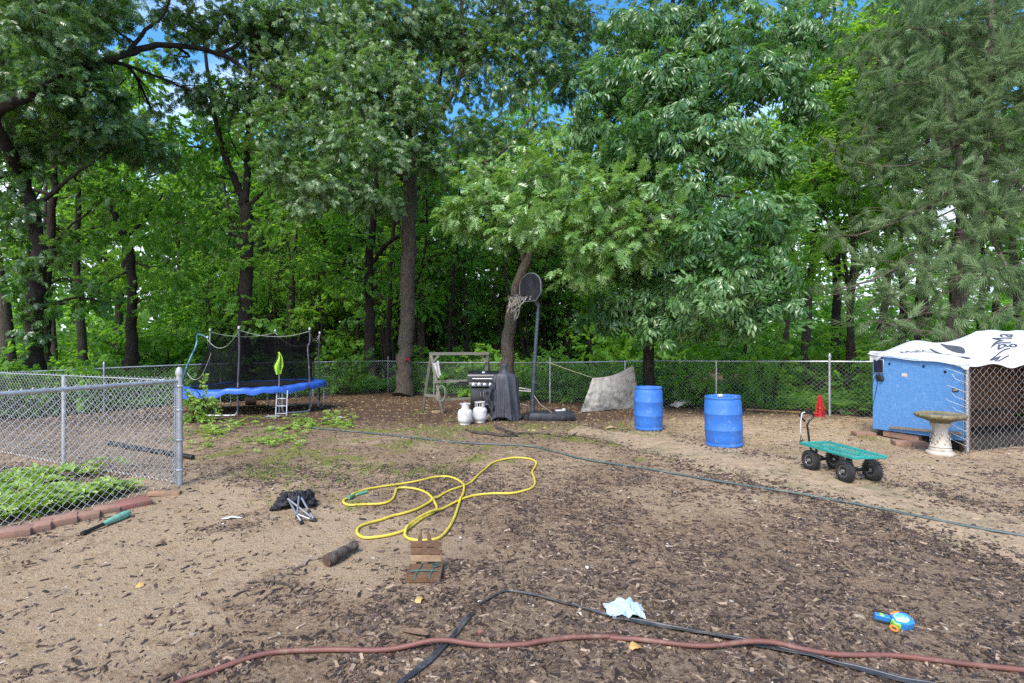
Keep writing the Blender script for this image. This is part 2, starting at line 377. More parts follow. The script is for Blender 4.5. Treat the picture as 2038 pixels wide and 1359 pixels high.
def plants(name, pts, smin, smax, mat=weedm, seed=1, parent=None, rise=(0, 0)):
    r = np.random.default_rng(seed); n = len(pts); s = smin+(smax-smin)*r.random(n)
    pos = np.array(pts, float); pos[:, 2] += rise[0]+(rise[1]-rise[0])*r.random(n)
    V, Fa, to = scatter(lt_v, lt_f, lt_id, euler_mats((r.random(n)-.5)*.6, (r.random(n)-.5)*.6, r.random(n)*7, s, s, s*.9), pos, r.random((n, 7)))
    return bigmesh(name, V, Fa, mat, parent, to)
def patch(specs, seed):
    r = np.random.default_rng(seed); out = []
    for px, py, rx, ry, n in specs:
        c = G(px, py); sx = rx*c[1]/F
        sy = abs(G(px, py-ry)[1]-G(px, py+ry)[1])/2
        cl = max(3, n//5); cc = r.normal(0, .5, (cl, 2))
        for _ in range(n):
            g_ = cc[r.integers(cl)]+r.normal(0, .34, 2)
            x = c[0]+sx*g_[0]; y = c[1]+sy*g_[1]; out.append((x, y, float(gsurf(x, y))))
    return out
w1 = patch([(420, 862, 60, 14, 46), (470, 848, 60, 12, 46), (585, 848, 40, 12, 40), (640, 842, 60, 14, 60), (560, 868, 60, 18, 60), (690, 845, 30, 10, 26), (520, 880, 40, 12, 22), (415, 838, 40, 10, 30), (400, 895, 12, 10, 8), (585, 895, 8, 9, 5), (660, 825, 40, 6, 20)], 3)
tag(plants('weeds', w1, .03, .11, seed=3, rise=(0, .05)), kind='stuff')
w2 = patch([(60, 1015, 70, 26, 190), (130, 1005, 70, 24, 150), (40, 965, 40, 12, 50), (230, 985, 36, 12, 40), (200, 1000, 40, 14, 40), (120, 950, 50, 8, 20), (-70, 1010, 90, 40, 130)], 6)
w2 = [p for p in w2 if np.cross(np.array([-.58, -1.54]), np.array([p[0]+3.93, p[1]-6.2])) < -.06]
tag(plants('ground_cover', w2, .06, .15, seed=7, rise=(0, .10)), kind='stuff')
grm = leafmat('moss_grass', [(0, (.10, .15, .02)), (1, (.26, .32, .06))], (.3, .45, .06), .3, .6, .2)
gr = patch([(545, 940, 55, 14, 300), (640, 925, 30, 8, 90), (820, 880, 50, 10, 220), (870, 855, 60, 8, 260), (740, 935, 50, 16, 170), (880, 868, 30, 6, 90), (820, 945, 40, 12, 100), (950, 855, 40, 5, 100), (1060, 850, 50, 6, 160), (1060, 868, 60, 5, 140), (1235, 847, 30, 5, 90), (1300, 865, 50, 5, 140), (680, 945, 60, 30, 130), (705, 1010, 20, 10, 60), (640, 880, 40, 10, 80), (870, 940, 60, 20, 120), (1130, 875, 30, 6, 60), (580, 1000, 60, 20, 40), (1720, 872, 16, 6, 60), (840, 822, 24, 6, 80), (1080, 800, 80, 8, 60)], 9)
bl_v = np.array([(-.09, 0, 0), (.09, 0, 0), (.06, .12, .6), (-.06, .12, .6), (0, .4, 1.0)]); bl_f = np.array([(0, 1, 2), (0, 2, 3), (3, 2, 4)])
r = np.random.default_rng(4); gp = np.repeat(np.array(gr)[::2], 6, 0); gp[:, :2] += r.normal(0, .025, (len(gp), 2)); n = len(gp); s = .012+.035*r.random(n)
V, Fa, to = scatter(bl_v, bl_f, np.zeros(5, int), euler_mats((r.random(n)-.5), (r.random(n)-.5), r.random(n)*7, s, s, s), gp, r.random((n, 1)))
tag(bigmesh('moss_grass', V, Fa, grm, tone=to), kind='stuff')

# ================================================================== FENCES
def chainlink(p0, p1, zlo, zhi, cw, ch, r, rag=0, end=None):
    """wires of a chain-link panel from p0 to p1 (x, y); each wire a zigzag, returned as big arrays"""
    p0 = np.array(p0, float); p1 = np.array(p1, float); L = np.linalg.norm(p1-p0); d = (p1-p0)/L; nrm = np.array([d[1], -d[0]])
    W = int(L/(cw/2))//1; rows = int((zhi-zlo)/(ch/2))
    i = np.arange(W)[:, None]; k = np.arange(rows+1)[None]
    s = (i+((k+i) % 2)*1.0)*cw/2
    z = zlo+k*ch/2+0*s
    off = r*.9*np.where(k % 2 == 0, 1, -1)*np.where(i % 2 == 0, 1, -1)
    X = p0[0]+d[0]*s+nrm[0]*off; Y = p0[1]+d[1]*s+nrm[1]*off
    Z = z+gz(X, Y)*1.0
    pts = np.stack([X, Y, Z], -1)
    A = [0, 2*PI/3, 4*PI/3]
    ring = np.array([[math.cos(a)*d[0]*1.3+math.sin(a)*nrm[0], math.cos(a)*d[1]*1.3+math.sin(a)*nrm[1], 0] for a in A])*r
    V = (pts[:, :, None, :]+ring[None, None]).reshape(-1, 3)
    ii, kk = np.meshgrid(np.arange(W), np.arange(rows), indexing='ij'); bse = (ii*(rows+1)+kk).ravel()*3
    Fa = np.concatenate([np.stack([bse+q, bse+(q+1) % 3, bse+3+(q+1) % 3, bse+3+q], -1) for q in range(3)])
    return V, Fa
def joinbig(parts):
    V = np.concatenate([p[0] for p in parts]); o = np.cumsum([0]+[len(p[0]) for p in parts[:-1]])
    return V, np.concatenate([p[1]+k for p, k in zip(parts, o)])
# near enclosure: two panels meeting at the thick corner post
fe = thing('chain_link_fence', 'shiny low chain-link pen fence with a thick domed corner post near the camera', 'fence', (0, 0, 0))
K = G(357, 966); KA = G(0, 1061); dA = (KA-K)[:2]; KA = K[:2]+dA*2.1; KB = K[:2]+np.array([-2.2, 1.07])*2.3
def post(xy, h, r, parent, mat=galv, cap=True):
    z0 = float(gz(*xy)); q = MB(); q.tube([(xy[0], xy[1], z0-.05), (xy[0], xy[1], z0+h)], r, 16); o = q.build('post', mat, parent)
    if cap:
        q = MB(); q.lathe([(r+.006, 0), (r+.008, .02), (r+.007, .045), (r*.9, .075), (r*.55, .092), (0, .098)], 16, (xy[0], xy[1], z0+h-.02)); q.build('cap', mat, o)
    return o
kp = post(K[:2], 1.27, .034, fe)
for zz in (.18, .52, .86, 1.13): q = MB(); q.tube([(K[0]+math.cos(a)*.039, K[1]+math.sin(a)*.039, zz+float(gz(K[0], K[1]))) for a in np.linspace(0, 2*PI, 14)], .009, 6, flat=1.6); q.build('tension_band', galv, kp)
sA = KA-K[:2]; sA = sA/np.linalg.norm(sA); sB = (KB-K[:2])/np.linalg.norm(KB-K[:2])
post(K[:2]+sB*2.45, 1.20, .026, fe, galv, False); post(K[:2]+sB*4.9, 1.20, .026, fe, galv, False); post(K[:2]+sA*3.2, 1.20, .026, fe)
for s_, L in ((sA, np.linalg.norm(KA-K[:2])), (sB, np.linalg.norm(KB-K[:2]))):
    q = MB(); e = K[:2]+s_*L; q.tube([(K[0], K[1], 1.19+float(gz(*K[:2]))), (e[0], e[1], 1.19+float(gz(*e)))], .021 if s_ is sA else .007, 12); q.build('top_rail', galv, fe)
    q = MB(); c_ = K[:2]+s_*.055; z0 = float(gz(*c_)); q.tube([(c_[0], c_[1], z0+.04), (c_[0], c_[1], z0+1.2)], .006, 6); q.build('tension_bar', galv, fe)
V, Fa = joinbig([chainlink(K[:2]+sA*.05, KA, .02, 1.25, .085, .078, .0028), chainlink(K[:2]+sB*.05, KB, .02, 1.25, .085, .078, .0028)])
bigmesh('wire_mesh', V, Fa, wire, fe, smooth=True)
# tie wires curling over the top rail
for i in range(int(np.linalg.norm(KA-K[:2])/.12)):
    q = MB(); c_ = K[:2]+sA*(.08+i*.12); z0 = 1.19+float(gz(*c_))
    q.tube([(c_[0]-.02, c_[1], z0-.02), (c_[0]+.012, c_[1]-.01, z0+.012), (c_[0]+.03, c_[1], z0+.045)], .003, 4); q.build('tie_wire', wire, fe)
# the yard fence, two runs meeting behind the big oak
C0 = np.array([-4.75, 20.6]); R1 = np.array([8.6, 10.8]); L1 = np.array([-15.2, 11.2])
def yardfence(a, b, label, step):
    t = thing('chain_link_fence', label, 'fence', (0, 0, 0)); d = b-a; L = np.linalg.norm(d); d = d/L
    n = int(L/step)
    for i in range(n+1):
        p = a+d*(i*step); post(p, 1.215 if i % 3 else 1.31, .021 if i % 3 else .026, t, galv, i % 3 == 0)
    q = MB(); k = np.linspace(0, L, 30); pts = [(a[0]+d[0]*s, a[1]+d[1]*s, 1.205+float(gz(a[0]+d[0]*s, a[1]+d[1]*s))) for s in k]
    q.tube(pts, .019, 8); q.build('top_rail', galv, t)
    V, Fa = chainlink(a, b, .02, 1.25, .105, .095, .0029); bigmesh('wire_mesh', V, Fa, wire_old, t, smooth=True)
yardfence(C0, R1, 'long weathered chain-link boundary fence running from the big oak trunk to the blue coop', 2.44)
yardfence(C0, L1, 'long weathered chain-link boundary fence behind the trampoline', 2.9)

# ================================================================== THINGS ON THE NEAR GROUND
brick_ms = [M('brick_%d' % i, c1, c2, .9, 0, 9, bmp=.5, dirt=(.19, .15, .11), dscale=5) for i, (c1, c2) in enumerate((((.34, .20, .145), (.25, .13, .09)), ((.26, .105, .085), (.20, .08, .062)), ((.36, .23, .135), (.27, .155, .09))))]
bl = [((24, 1066), (.235, .115, .06), .50, 0, 'pale red brick at the left picture edge, first of the pen edging row'),
      ((70, 1056), (.20, .115, .06), .55, 0, 'pale red brick touching the leftmost one in the pen edging row'),
      ((112, 1045), (.27, .13, .07), .62, 0, 'long chipped red brick next to the black grip of the bat'),
      ((165, 1034), (.22, .12, .06), .70, 0, 'weathered red brick above the middle of the green bat'),
      ((207, 1020), (.21, .12, .055), .62, 0, 'small dull red brick just left of the big smooth red one'),
      ((259, 1008), (.30, .17, .055), .72, 1, 'big smooth dark red brick at the tip of the green bat'),
      ((325, 987), (.30, .10, .05), .22, 2, 'tilted orange-brown brick below the corner post of the pen fence')]
for (px, py), sz, rz, mi, lab in bl:
    g = G(px, py); q = MB(); q.box((0, 0, 0), (sz[0]*.96, sz[1]*1.35, sz[2]), None, .005, 2)
    o = q.build('brick', brick_ms[mi]); o.location = (g[0], g[1]+.03, g[2]+sz[2]*.42); o.rotation_euler = (rng.normal(.05, .07), rng.normal(0, .07), rz+rng.normal(0, .09)); tag(o, lab, 'brick', 'bricks edging the pen fence')
a, b_ = G(163, 1062, .02), G(258, 1020, .034)
t = thing('baseball_bat', 'small mint green toy bat with black grip lying beside the red bricks', 'bat')
d = b_-a; prof = [(0, .018), (.02, .022), (.03, .016), (.3, .0155), (.42, .018)]
q = MB(); q.tube([a+d*x for x in np.linspace(0, .42, 8)], [.02, .021, .016, .015, .0155, .016, .0165, .0175], 14); q.build('grip', black, t)
q = MB(); q.tube([a+d*x for x in np.linspace(.42, 1, 10)], [.0178, .021, .026, .030, .033, .034, .0345, .0345, .032, .02], 16); q.build('barrel', M('mint_plastic', (.16, .42, .30), (.12, .34, .25), .45, dirt=(.2, .2, .15), dscale=8), t)

# folded camp chair
t = thing('camp_chair', 'folded black camp chair with grey metal legs lying on the soil', 'chair')
cm = M('black_canvas', (.006, .006, .008), (.018, .018, .022), .75, 0, 18, bmp=.3)
g0 = G(583, 995)
def lump(c, rx, ry, rz, seed, n=18):
    q = MB()
    def fn(u, v):
        a = u*2*PI; e = (v-.5)*PI; k = 1+1.3*(fbm(math.cos(a)*1.5+seed, math.sin(a)*1.5+e*1.3, 2.6)-.5)
        return (c[0]+rx*math.cos(e)*math.cos(a)*k, c[1]+ry*math.cos(e)*math.sin(a)*k, max(c[2]+rz*math.sin(e)*k, c[2]-rz*.8))
    return q.grid(fn, n*2, n)
q = MB()
for px, py, h, rx, ry, rz, sd in ((572, 992, .07, .11, .12, .07, 3.), (592, 992, .085, .08, .10, .085, 9.), (610, 990, .08, .06, .11, .085, 14.), (552, 1008, .03, .06, .07, .035, 21.), (620, 998, .05, .045, .07, .05, 33.), (565, 1000, .05, .09, .07, .06, 41.)):
    c_ = G(px, py, h); q2 = lump((c_[0], c_[1], h), rx*.9, ry, rz*.85, sd); q.add(q2.v, q2.f)
q.build('fabric', cm, t, 80)
legm = M('grey_tube', (.30, .31, .33), (.24, .25, .27), .35, .6, 10)
z6 = lambda x, y, h=.02: G(500+x/3.287, 880+y/3.287, h)
for a, b_, h1, h2 in (((250, 385), (325, 525), .12, .015), ((240, 370), (410, 502), .15, .02), ((312, 355), (300, 480), .16, .05), ((330, 365), (378, 450), .17, .09), ((378, 450), (412, 505), .09, .02), ((300, 470), (392, 505), .06, .02), ((300, 478), (330, 522), .06, .015)):
    p0, p1 = z6(*a, h1), z6(*b_, h2); q = MB(); q.tube([p0, p1], .0095, 10); lg = q.build('leg', legm, t)
    q = MB(); e = (p1-p0)/np.linalg.norm(p1-p0); q.tube([p1-e*.012, p1+e*.02], .014, 10); q.build('foot', black, lg)

# hoses
def hose(name, label, pts, r, mat, h=None, per=7, n=10, lift=None):
    p = spline([np.array(G(*q_)) for q_ in pts], per)
    zz = gsurf(p[:, 0], p[:, 1]); w = 6; zz = np.convolve(np.pad(zz, w, 'edge'), np.ones(2*w+1)/(2*w+1), 'valid'); p[:, 2] = zz+r*1.05+.003
    if lift is not None: p[:, 2] += [lift(a[0], a[1]) for a in p]
    q = MB(); q.tube(p, r, n); return p, q
yz = [(745, 338), (700, 350), (622, 382), (604, 408), (645, 425), (740, 418), (860, 408), (918, 387), (940, 348), (952, 313), (1000, 305), (1090, 318), (1160, 350), (1200, 400), (1213, 440), (1185, 475), (1120, 512), (1060, 552), (990, 595), (900, 620), (800, 633), (730, 632), (693, 605), (705, 568), (770, 540), (850, 518), (930, 492), (1000, 478), (1080, 450), (1150, 410), (1210, 375), (1290, 330), (1390, 297), (1440, 270), (1480, 228), (1530, 185), (1580, 142), (1660, 118), (1740, 108), (1820, 115), (1862, 137), (1858, 165), (1838, 200), (1850, 240), (1855, 280), (1830, 312), (1770, 331), (1690, 345), (1580, 346), (1480, 355), (1400, 375), (1330, 405), (1260, 440), (1190, 475), (1120, 508), (1055, 548), (1012, 590), (1010, 625), (1060, 648), (1150, 652), (1230, 635), (1290, 575), (1330, 500), (1360, 410), (1390, 330), (1385, 285), (1340, 250), (1270, 230), (1190, 235), (1080, 262), (960, 280), (860, 295), (760, 315), (700, 338), (645, 378)]
yt = thing('garden_hose', 'bright yellow garden hose looped in loose coils on the soil', 'hose')
p, q = hose('', '', [(500+x/3.287, 880+y/3.287) for x, y in yz], .0125, None, per=8)
nn = len(p)
for i in range(nn):                                              # where the hose crosses itself, the later run lies on top
    j = np.arange(max(0, i-25)) if i > 25 else np.array([], int)
    if len(j):
        dd = np.hypot(p[j, 0]-p[i, 0], p[j, 1]-p[i, 1]).min()
        if dd < .05: p[i, 2] += .024*(1-dd/.05)
q = MB(); q.tube(p, .0125, 12); q.build('tube', M('yellow_vinyl', (.62, .50, .06), (.52, .41, .05), .4, 0, 4, dirt=(.40, .31, .10), dscale=4, dlo=.56), yt)
grn = M('green_fitting', (.12, .33, .20), (.09, .26, .16), .4)
for i0, sg in ((0, 1), (nn-1, -1)):
    q = MB(); e = p[i0]; d = p[i0+sg*9]-p[i0]; d = d/np.linalg.norm(d); q.tube([e-d*.03, e, e+d*.06, e+d*.09, e+d*.12], [.017, .019, .02, .018, .0145], 12); q.build('fitting', grn, yt)
p, q = hose('', '', [(600, 850), (640, 855), (720, 862), (800, 870), (880, 879), (960, 885), (1050, 889), (1110, 902), (1160, 915), (1230, 926), (1300, 937), (1400, 955), (1500, 971), (1620, 990), (1740, 1012), (1850, 1035), (1950, 1056), (2140, 1088)], .0125, None)
tag(q.build('garden_hose', M('dark_green_vinyl', (.045, .075, .07), (.07, .10, .10), .45, dirt=(.2, .19, .16), dscale=3)), 'long thin dark green hose crossing the yard over the sandy path', 'hose')
z7 = lambda x, y: (340+x/2.038, 1140+y/2.038); z8 = lambda x, y: (1140+x/2.2695, 1140+y/2.2695)
hx1, hx2 = G(*z7(1090, 312)), G(*z8(830, 345))
p, q = hose('', '', [(240, 1400), (330, 1372)]+[z7(*a) for a in ((60, 440), (160, 415), (280, 375), (370, 350), (450, 335), (560, 325), (680, 322), (800, 326), (900, 322), (1000, 312), (1100, 306), (1200, 308), (1320, 309), (1430, 302), (1520, 285), (1620, 270), (1720, 266), (1810, 268))]+[z8(*a) for a in ((170, 303), (300, 312), (420, 326), (560, 340), (680, 345), (800, 342), (920, 345), (1020, 362), (1130, 376), (1260, 385), (1420, 390), (1560, 402), (1700, 418), (1850, 436), (2038, 458), (2250, 480))], .0135, None, n=12, lift=lambda x, y: .022*max(math.exp(-((x-hx1[0])/.16)**2), math.exp(-((x-hx2[0])/.22)**2)))
tag(q.build('garden_hose', M('brick_red_rubber', (.17, .066, .050), (.12, .048, .037), .6, 0, 5, bmp=.2, dirt=(.21, .14, .10), dscale=9, dlo=.52)), 'thick faded red rubber hose lying across the foreground mulch', 'hose')
# black plastic lawn edging
edm = M('edging_plastic', (.022, .024, .028), (.055, .06, .07), .4, 0, 5, dirt=(.17, .14, .11), dscale=7, dlo=.5, dhi=.75)
def strip(pts, w, label, lean, ws=None):
    p = spline([np.array(G(*a)) for a in pts], 8); q = MB(); n = len(p)
    d = np.gradient(p, axis=0); d[:, 2] = 0; d /= np.linalg.norm(d, axis=1)[:, None]; sd = np.stack([d[:, 1], -d[:, 0], 0*d[:, 0]], -1)
    wv = np.interp(np.linspace(0, 1, n), np.linspace(0, 1, len(ws or [1, 1])), ws or [1, 1])*w
    def fn(u, v_):
        i = min(int(round(u*(n-1))), n-1); a = lean+.18*math.sin(i*.23)
        o = p[i]+sd[i]*wv[i]*(v_-.5)*math.cos(a); o = o.copy(); o[2] = float(gsurf(o[0], o[1]))+.008+wv[i]*v_*math.sin(a)+.003*math.sin(v_*9); return o
    q.grid(fn, n-1, 5, .004)
    q.tube([fn(i/(n-1), 0)+np.array([0, 0, .004]) for i in range(n)], .0075, 8)
    return tag(q.build('lawn_edging', edm, None, 60), label, 'lawn edging', 'black plastic lawn edging strips')
strip([z7(1255, 140), z7(1300, 105), z7(1365, 78), z7(1450, 92), z7(1560, 118), z7(1680, 150), z7(1760, 172), z7(1850, 192), z8(180, 205), z8(300, 228), z8(450, 252), z8(600, 282), z8(740, 312), z8(850, 335), z8(1000, 372), z8(1120, 400), z8(1300, 445), z8(1500, 495), z8(1800, 570)], .044, 'long bent black plastic edging strip running under the red hose past the pale blue rag', .22, [.15, .25, .35, .5, .9, 1, 1, 1, 1])
strip([z7(1225, 170), z7(1195, 200), z7(1150, 255), z7(1100, 315), z7(1050, 365), z7(1000, 400), z7(940, 445), z7(860, 500)], .026, 'short torn black edging strip standing crosswise under the middle of the red hose', .25, [.5, 1, .8, 1, 1.1, 1, .8])
# ------------------------------------------------------------------ wooden pieces, rag, toy
wood = M('weathered_wood', (.15, .078, .036), (.075, .038, .019), .8, 0, 6, (2, 14, 2), bmp=.3, dirt=(.20, .15, .10), dscale=7, dlo=.56)
g = G(842, 1160); s = g[1]/F
t = thing('wooden_stand', 'small broken wooden slat chair with two pointed uprights and green straps on its seat', 'wooden chair', g, .04)
bk0 = .19
wood_l = M('bleached_wood', (.30, .20, .115), (.20, .125, .07), .8, 0, 6, (2, 14, 2), bmp=.3)
for z, x0, tilt, wm in ((.058, .0, .02, wood_l), (.107, -.004, 0, wood), (.157, -.006, -.03, wood)):
    q = MB(); q.box((0, 0, 0), (.222, .014, .046), rotm(-.18, tilt, 0), .003); o = q.build('back_slat', wm, t); o.location = (x0, bk0+z*.15, z+.03)
for sx, tl in ((-1, .05), (1, -.22)):
    q = MB(); q.prism([(-.017, 0), (.017, 0), (.019, .18), (.004, .285), (-.003, .285), (-.017, .2)], .014, (0, 0, 0), rotm(-.15, tl, 0)); o = q.build('upright', wood, t); o.location = (sx*.062, bk0+.02, .0)
q = MB()
for k in range(4): q.box((0, .025+k*.05, .044), (.215, .044, .012), rotm(.02*(k-1), 0, .02*(k-2)), .002)
q.box((0, -.004, .026), (.228, .014, .040), None, .002); q.box((0, .195, .026), (.22, .014, .036), None, .002)
for sx in (-1, 1): q.box((sx*.113, .095, .030), (.013, .20, .044), None, .002)
q.build('seat', wood, t)
q = MB()
for x in (-.055, .045): q.tube([(x, -.015, .03), (x+.003, -.01, .056), (x+.008, .05, .058), (x+.02, .12, .058), (x+.03, .19, .056)], .004, 6, flat=.5)
q.tube([(-.1, .045, .060), (-.03, .06, .060), (.04, .05, .062), (.09, .06, .060)], .005, 6); q.tube([(.07+.024*math.cos(a), .145+.024*math.sin(a), .060) for a in np.linspace(0, 2*PI, 16)], .005, 6)
q.build('strap', M('green_strap', (.05, .12, .11), (.03, .075, .07), .7), t)

lg = bark('log_bark', (.17, .14, .12), (.06, .046, .038), (.24, .20, .17))
a, b_ = G(650, 1128), G(708, 1098)
t = thing('log', 'short crooked piece of grey bark-covered log beside the wooden slat chair', 'log')
q = MB(); L = spline([a+np.array([0, 0, .045]), a*.7+b_*.3+np.array([.01, 0, .052]), a*.3+b_*.7+np.array([-.01, .01, .047]), b_+np.array([0, 0, .06])], 8)
n0 = len(L); q.tube(L, [.042, .046, .038, .041, .030, .036, .040], 16); v0 = np.array(q.v); k = 1+.16*(fbm(v0[:, 0]*9, v0[:, 2]*9+v0[:, 1]*7, 3)-.5)
ctr = np.repeat(L, 16, 0); q.v = [tuple(c) for c in ctr+(v0-ctr)*k[:, None]]; q.build('trunk', lg, t, 60)
q = MB(); q.lathe([(0.046, 0), (.046, .004), (0, .006)], 14, L[0], np.stack(basis(L[0]-L[1]), 1)); q.build('cut_end', M('rotten_wood', (.12, .065, .04), (.05, .03, .02), .9, scale=30, bmp=.5), t)
twm = M('grey_twig', (.26, .20, .155), (.15, .11, .085), .85, 0, 8, bmp=.3)
def stick(pts, r, label, mat=twm, h=.012, group=None, twigs=()):
    p = spline([np.array(G(*a)) for a in pts], 5); r = np.atleast_1d(r)
    for i in range(len(p)): p[i, 2] = float(gsurf(p[i, 0], p[i, 1]))+h+.008*math.sin(i*1.7)
    q = MB(); q.tube(p, list(r) if len(r) > 1 else float(r[0]), 7)
    for w in twigs:
        p2 = spline([np.array(G(*a[:2]))+np.array([0, 0, a[2]]) for a in w], 4); q.tube(p2, [.6*float(r[0]), .3*float(r[0])], 6)
    return tag(q.build('stick', mat), label, 'stick', group)
stick([(553, 1134), (580, 1131), (605, 1127), (612, 1116), (640, 1111)], [.006, .009, .012], 'pale crooked root poking out left of the short log')
blk = M('wet_black_branch', (.028, .021, .017), (.06, .045, .035), .7, 0, 10, bmp=.3)
stick([(926, 857), (950, 863), (975, 866), (1000, 870), (1030, 869)], [.014, .03, .028, .02], 'thick black branch piece at the left of the branch pile before the gas tanks', blk, .02, None, (((985, 853, .02), (1005, 862, .05), (1020, 862, .03)), ((965, 858, .02), (975, 866, .06))))
stick([(1012, 866), (1040, 864), (1080, 864), (1110, 869), (1128, 873)], [.022, .014, .012, .006], 'thin black branch reaching right from the branch pile toward the path', blk, .015, None, ((((1128, 873, .0), (1140, 869, .03), (1150, 866, .05))), ((1050, 863, .02), (1058, 869, .04), (1062, 874, .0))))
stick([(985, 853), (1003, 860), (1020, 866), (1028, 872)], [.008, .018, .016], 'stubby forked black branch lying across the top of the branch pile', blk, .05)
stick([(275, 1085), (300, 1092), (330, 1112), (345, 1116)], .006, 'thin dark twig on the sandy ground left of the short log')
stick([(520, 1158), (545, 1161), (575, 1168), (582, 1172)], .006, 'thin curved dark twig on the sand below the short log', blk)
barkm = M('curled_bark', (.22, .13, .075), (.10, .065, .045), .85, 0, 8, (3, 12, 3), bmp=.4)
g = G(826, 1266); q = MB()
def fn(u, v_):
    x = (u-.5)*.17; w = .026*math.sin(PI*(u*.85+.12)); a = (v_-.5)*2.6
    return (x, w*math.sin(a)+.02*math.sin(u*3), .022-w*math.cos(a)*.6+.008*u)
q.grid(fn, 18, 8, .004); o = q.build('bark_piece', barkm, None, 70); o.location = g; o.rotation_euler = (0, 0, -.45); tag(o, 'curled brown strip of bark just left of the torn edging strip', 'bark')
g = G(957, 1262); q = MB(); q.box((0, 0, .012), (.032, .02, .022), rotm(.2, .1, .5), .004); o = q.build('brick_chip', brick_ms[1]); o.location = g; tag(o, 'tiny orange-red brick chip above the red hose beside the torn edging', 'brick chip')

ragm = M('pale_blue_cloth', (.38, .48, .52), (.26, .37, .43), .85, 0, 9, bmp=.3, dirt=(.44, .42, .35), dscale=14, dlo=.5)
g = G(1243, 1222); q = MB()
def fn(u, v_):
    x = (u-.5); y = (v_-.5); e = 1+.22*(fbm(math.atan2(y, x)*1.5+4, 2.2, 2.2)-.5)*2
    h = max(0, .046*(1.35-2.2*math.hypot(x, y)))*(.3+1.3*fbm(u+3, v_+8, 6))+.022*abs(math.sin(9*u+5*v_+3*fbm(u, v_, 5)))
    return (.22*x*e, .15*y*e, .004+h*1.15)
q.grid(fn, 44, 36, .002); o = q.build('rag', ragm, None, 75); o.location = g; tag(o, 'crumpled pale blue cloth lying on the mulch above the black edging', 'rag')

# toy water blaster
g = G(1782, 1248); t = thing('toy_blaster', 'small blue and white plastic toy blaster with green trim and orange ring', 'toy', g, -.03)
tb = M('toy_blue', (.03, .18, .50), (.04, .23, .56), .35); tw = M('toy_pale', (.50, .62, .66), (.10, .35, .60), .4, scale=26, lo=.46, hi=.56); tg_ = M('toy_green', (.28, .58, .08), None, .4); to_ = M('toy_orange', (.80, .22, .03), None, .4)
lay = rotm(PI/2-.35, 0, 0)
def tpoly(name, poly, d, mat, y=.035, par=t):
    q = MB(); q.prism([(x*.8, z*.8) for x, z in poly], d, (0, 0, 0), np.eye(3)); b = bmesh.new(); 
    o = q.build(name, mat, par); bm = bmesh.new(); bm.from_mesh(o.data); bmesh.ops.bevel(bm, geom=bm.edges[:], offset=.006, segments=3, affect='EDGES', profile=.6); bm.to_mesh(o.data); bm.free(); b.free()
    o.rotation_euler = (-1.25, 0, 0); o.location = (0, 0, y); return o
tpoly('body', [(-.03, -.045), (.05, -.06), (.105, -.045), (.115, -.005), (.10, .045), (.03, .06), (-.02, .035)], .05, tb)
tpoly('side_panel', [(-.015, -.03), (.045, -.045), (.08, -.025), (.088, .01), (.07, .038), (.02, .045), (-.01, .02)], .058, tw)
tpoly('grip', [(-.125, .035), (-.115, .065), (-.03, .038), (-.03, .0)], .034, tb)
tpoly('grip_band', [(-.095, .026), (-.087, .054), (-.062, .046), (-.068, .017)], .042, tg_)
tpoly('trim', [(-.04, -.005), (-.015, .0), (.0, -.055), (-.005, -.07), (-.04, -.04)], .044, tg_)
tpoly('tank_cap', [(-.02, .04), (.02, .066), (.06, .064), (.06, .052), (.0, .03)], .052, to_)
q = MB(); q.tube([(.017*math.cos(a), .019*math.sin(a), 0) for a in np.linspace(0, 2*PI, 20, endpoint=False)], .0055, 8, closed=True); o = q.build('trigger_ring', to_, t); o.location = (-.045, -.055, .022); o.rotation_euler = (.3, 0, 0)

# ------------------------------------------------------------------ barrels
blm = M('blue_drum_plastic', (.026, .13, .45), (.035, .155, .49), .42, 0, 3, dirt=(.13, .23, .42), dscale=11, dlo=.53, dhi=.72)
def barrel(px, py, r, h, label, tilt, bung):
    g = G(px, py); t = thing('barrel', label, 'barrel', (g[0], g[1]+r*.95, float(gz(g[0], g[1]+r))), rot=(0, tilt, 0), group='blue plastic barrels')
    q = MB(); R = r
    pr = [(R*.90, 0), (R*.985, .012), (R*.985, .045), (R*.935, .055), (R*.96, .08), (R*.985, .2*h)]
    for zc in (.34, .66): pr += [(R, zc*h-.014), (R*1.012, zc*h-.006), (R*1.012, zc*h+.006), (R, zc*h+.014)]
    pr += [(R*.985, .84*h), (R*.955, h-.07), (R*.93, h-.045), (R*.95, h-.032), (R*.965, h-.012), (R*.95, h), (R*.905, h-.004), (R*.89, h-.03), (0, h-.026)]
    q.lathe(pr, 48); q.build('body', blm, t, 32)
    for a in (.6, .6+PI): q = MB(); q.lathe([(.036, 0), (.036, .018), (.03, .024), (0, .025)], 16, (R*.62*math.cos(a), R*.62*math.sin(a), h-.028)); q.build('bung', blm, t)
    if bung:
        q = MB(); q.box((-.03, .02, h+.005), (.075, .05, .045), rotm(0, 0, .3), .01, 2); q.build('cap_block', M('pale_tape', (.6, .62, .45), (.45, .45, .35), .6), t)
    return t
barrel(1297.5, 858, .265, .80, 'left blue plastic barrel, the farther one beside the grey tarp', .0, False)
barrel(1455, 892, .285, .785, 'right blue plastic barrel, the nearer one with a pale cap piece on top', -.035, True)

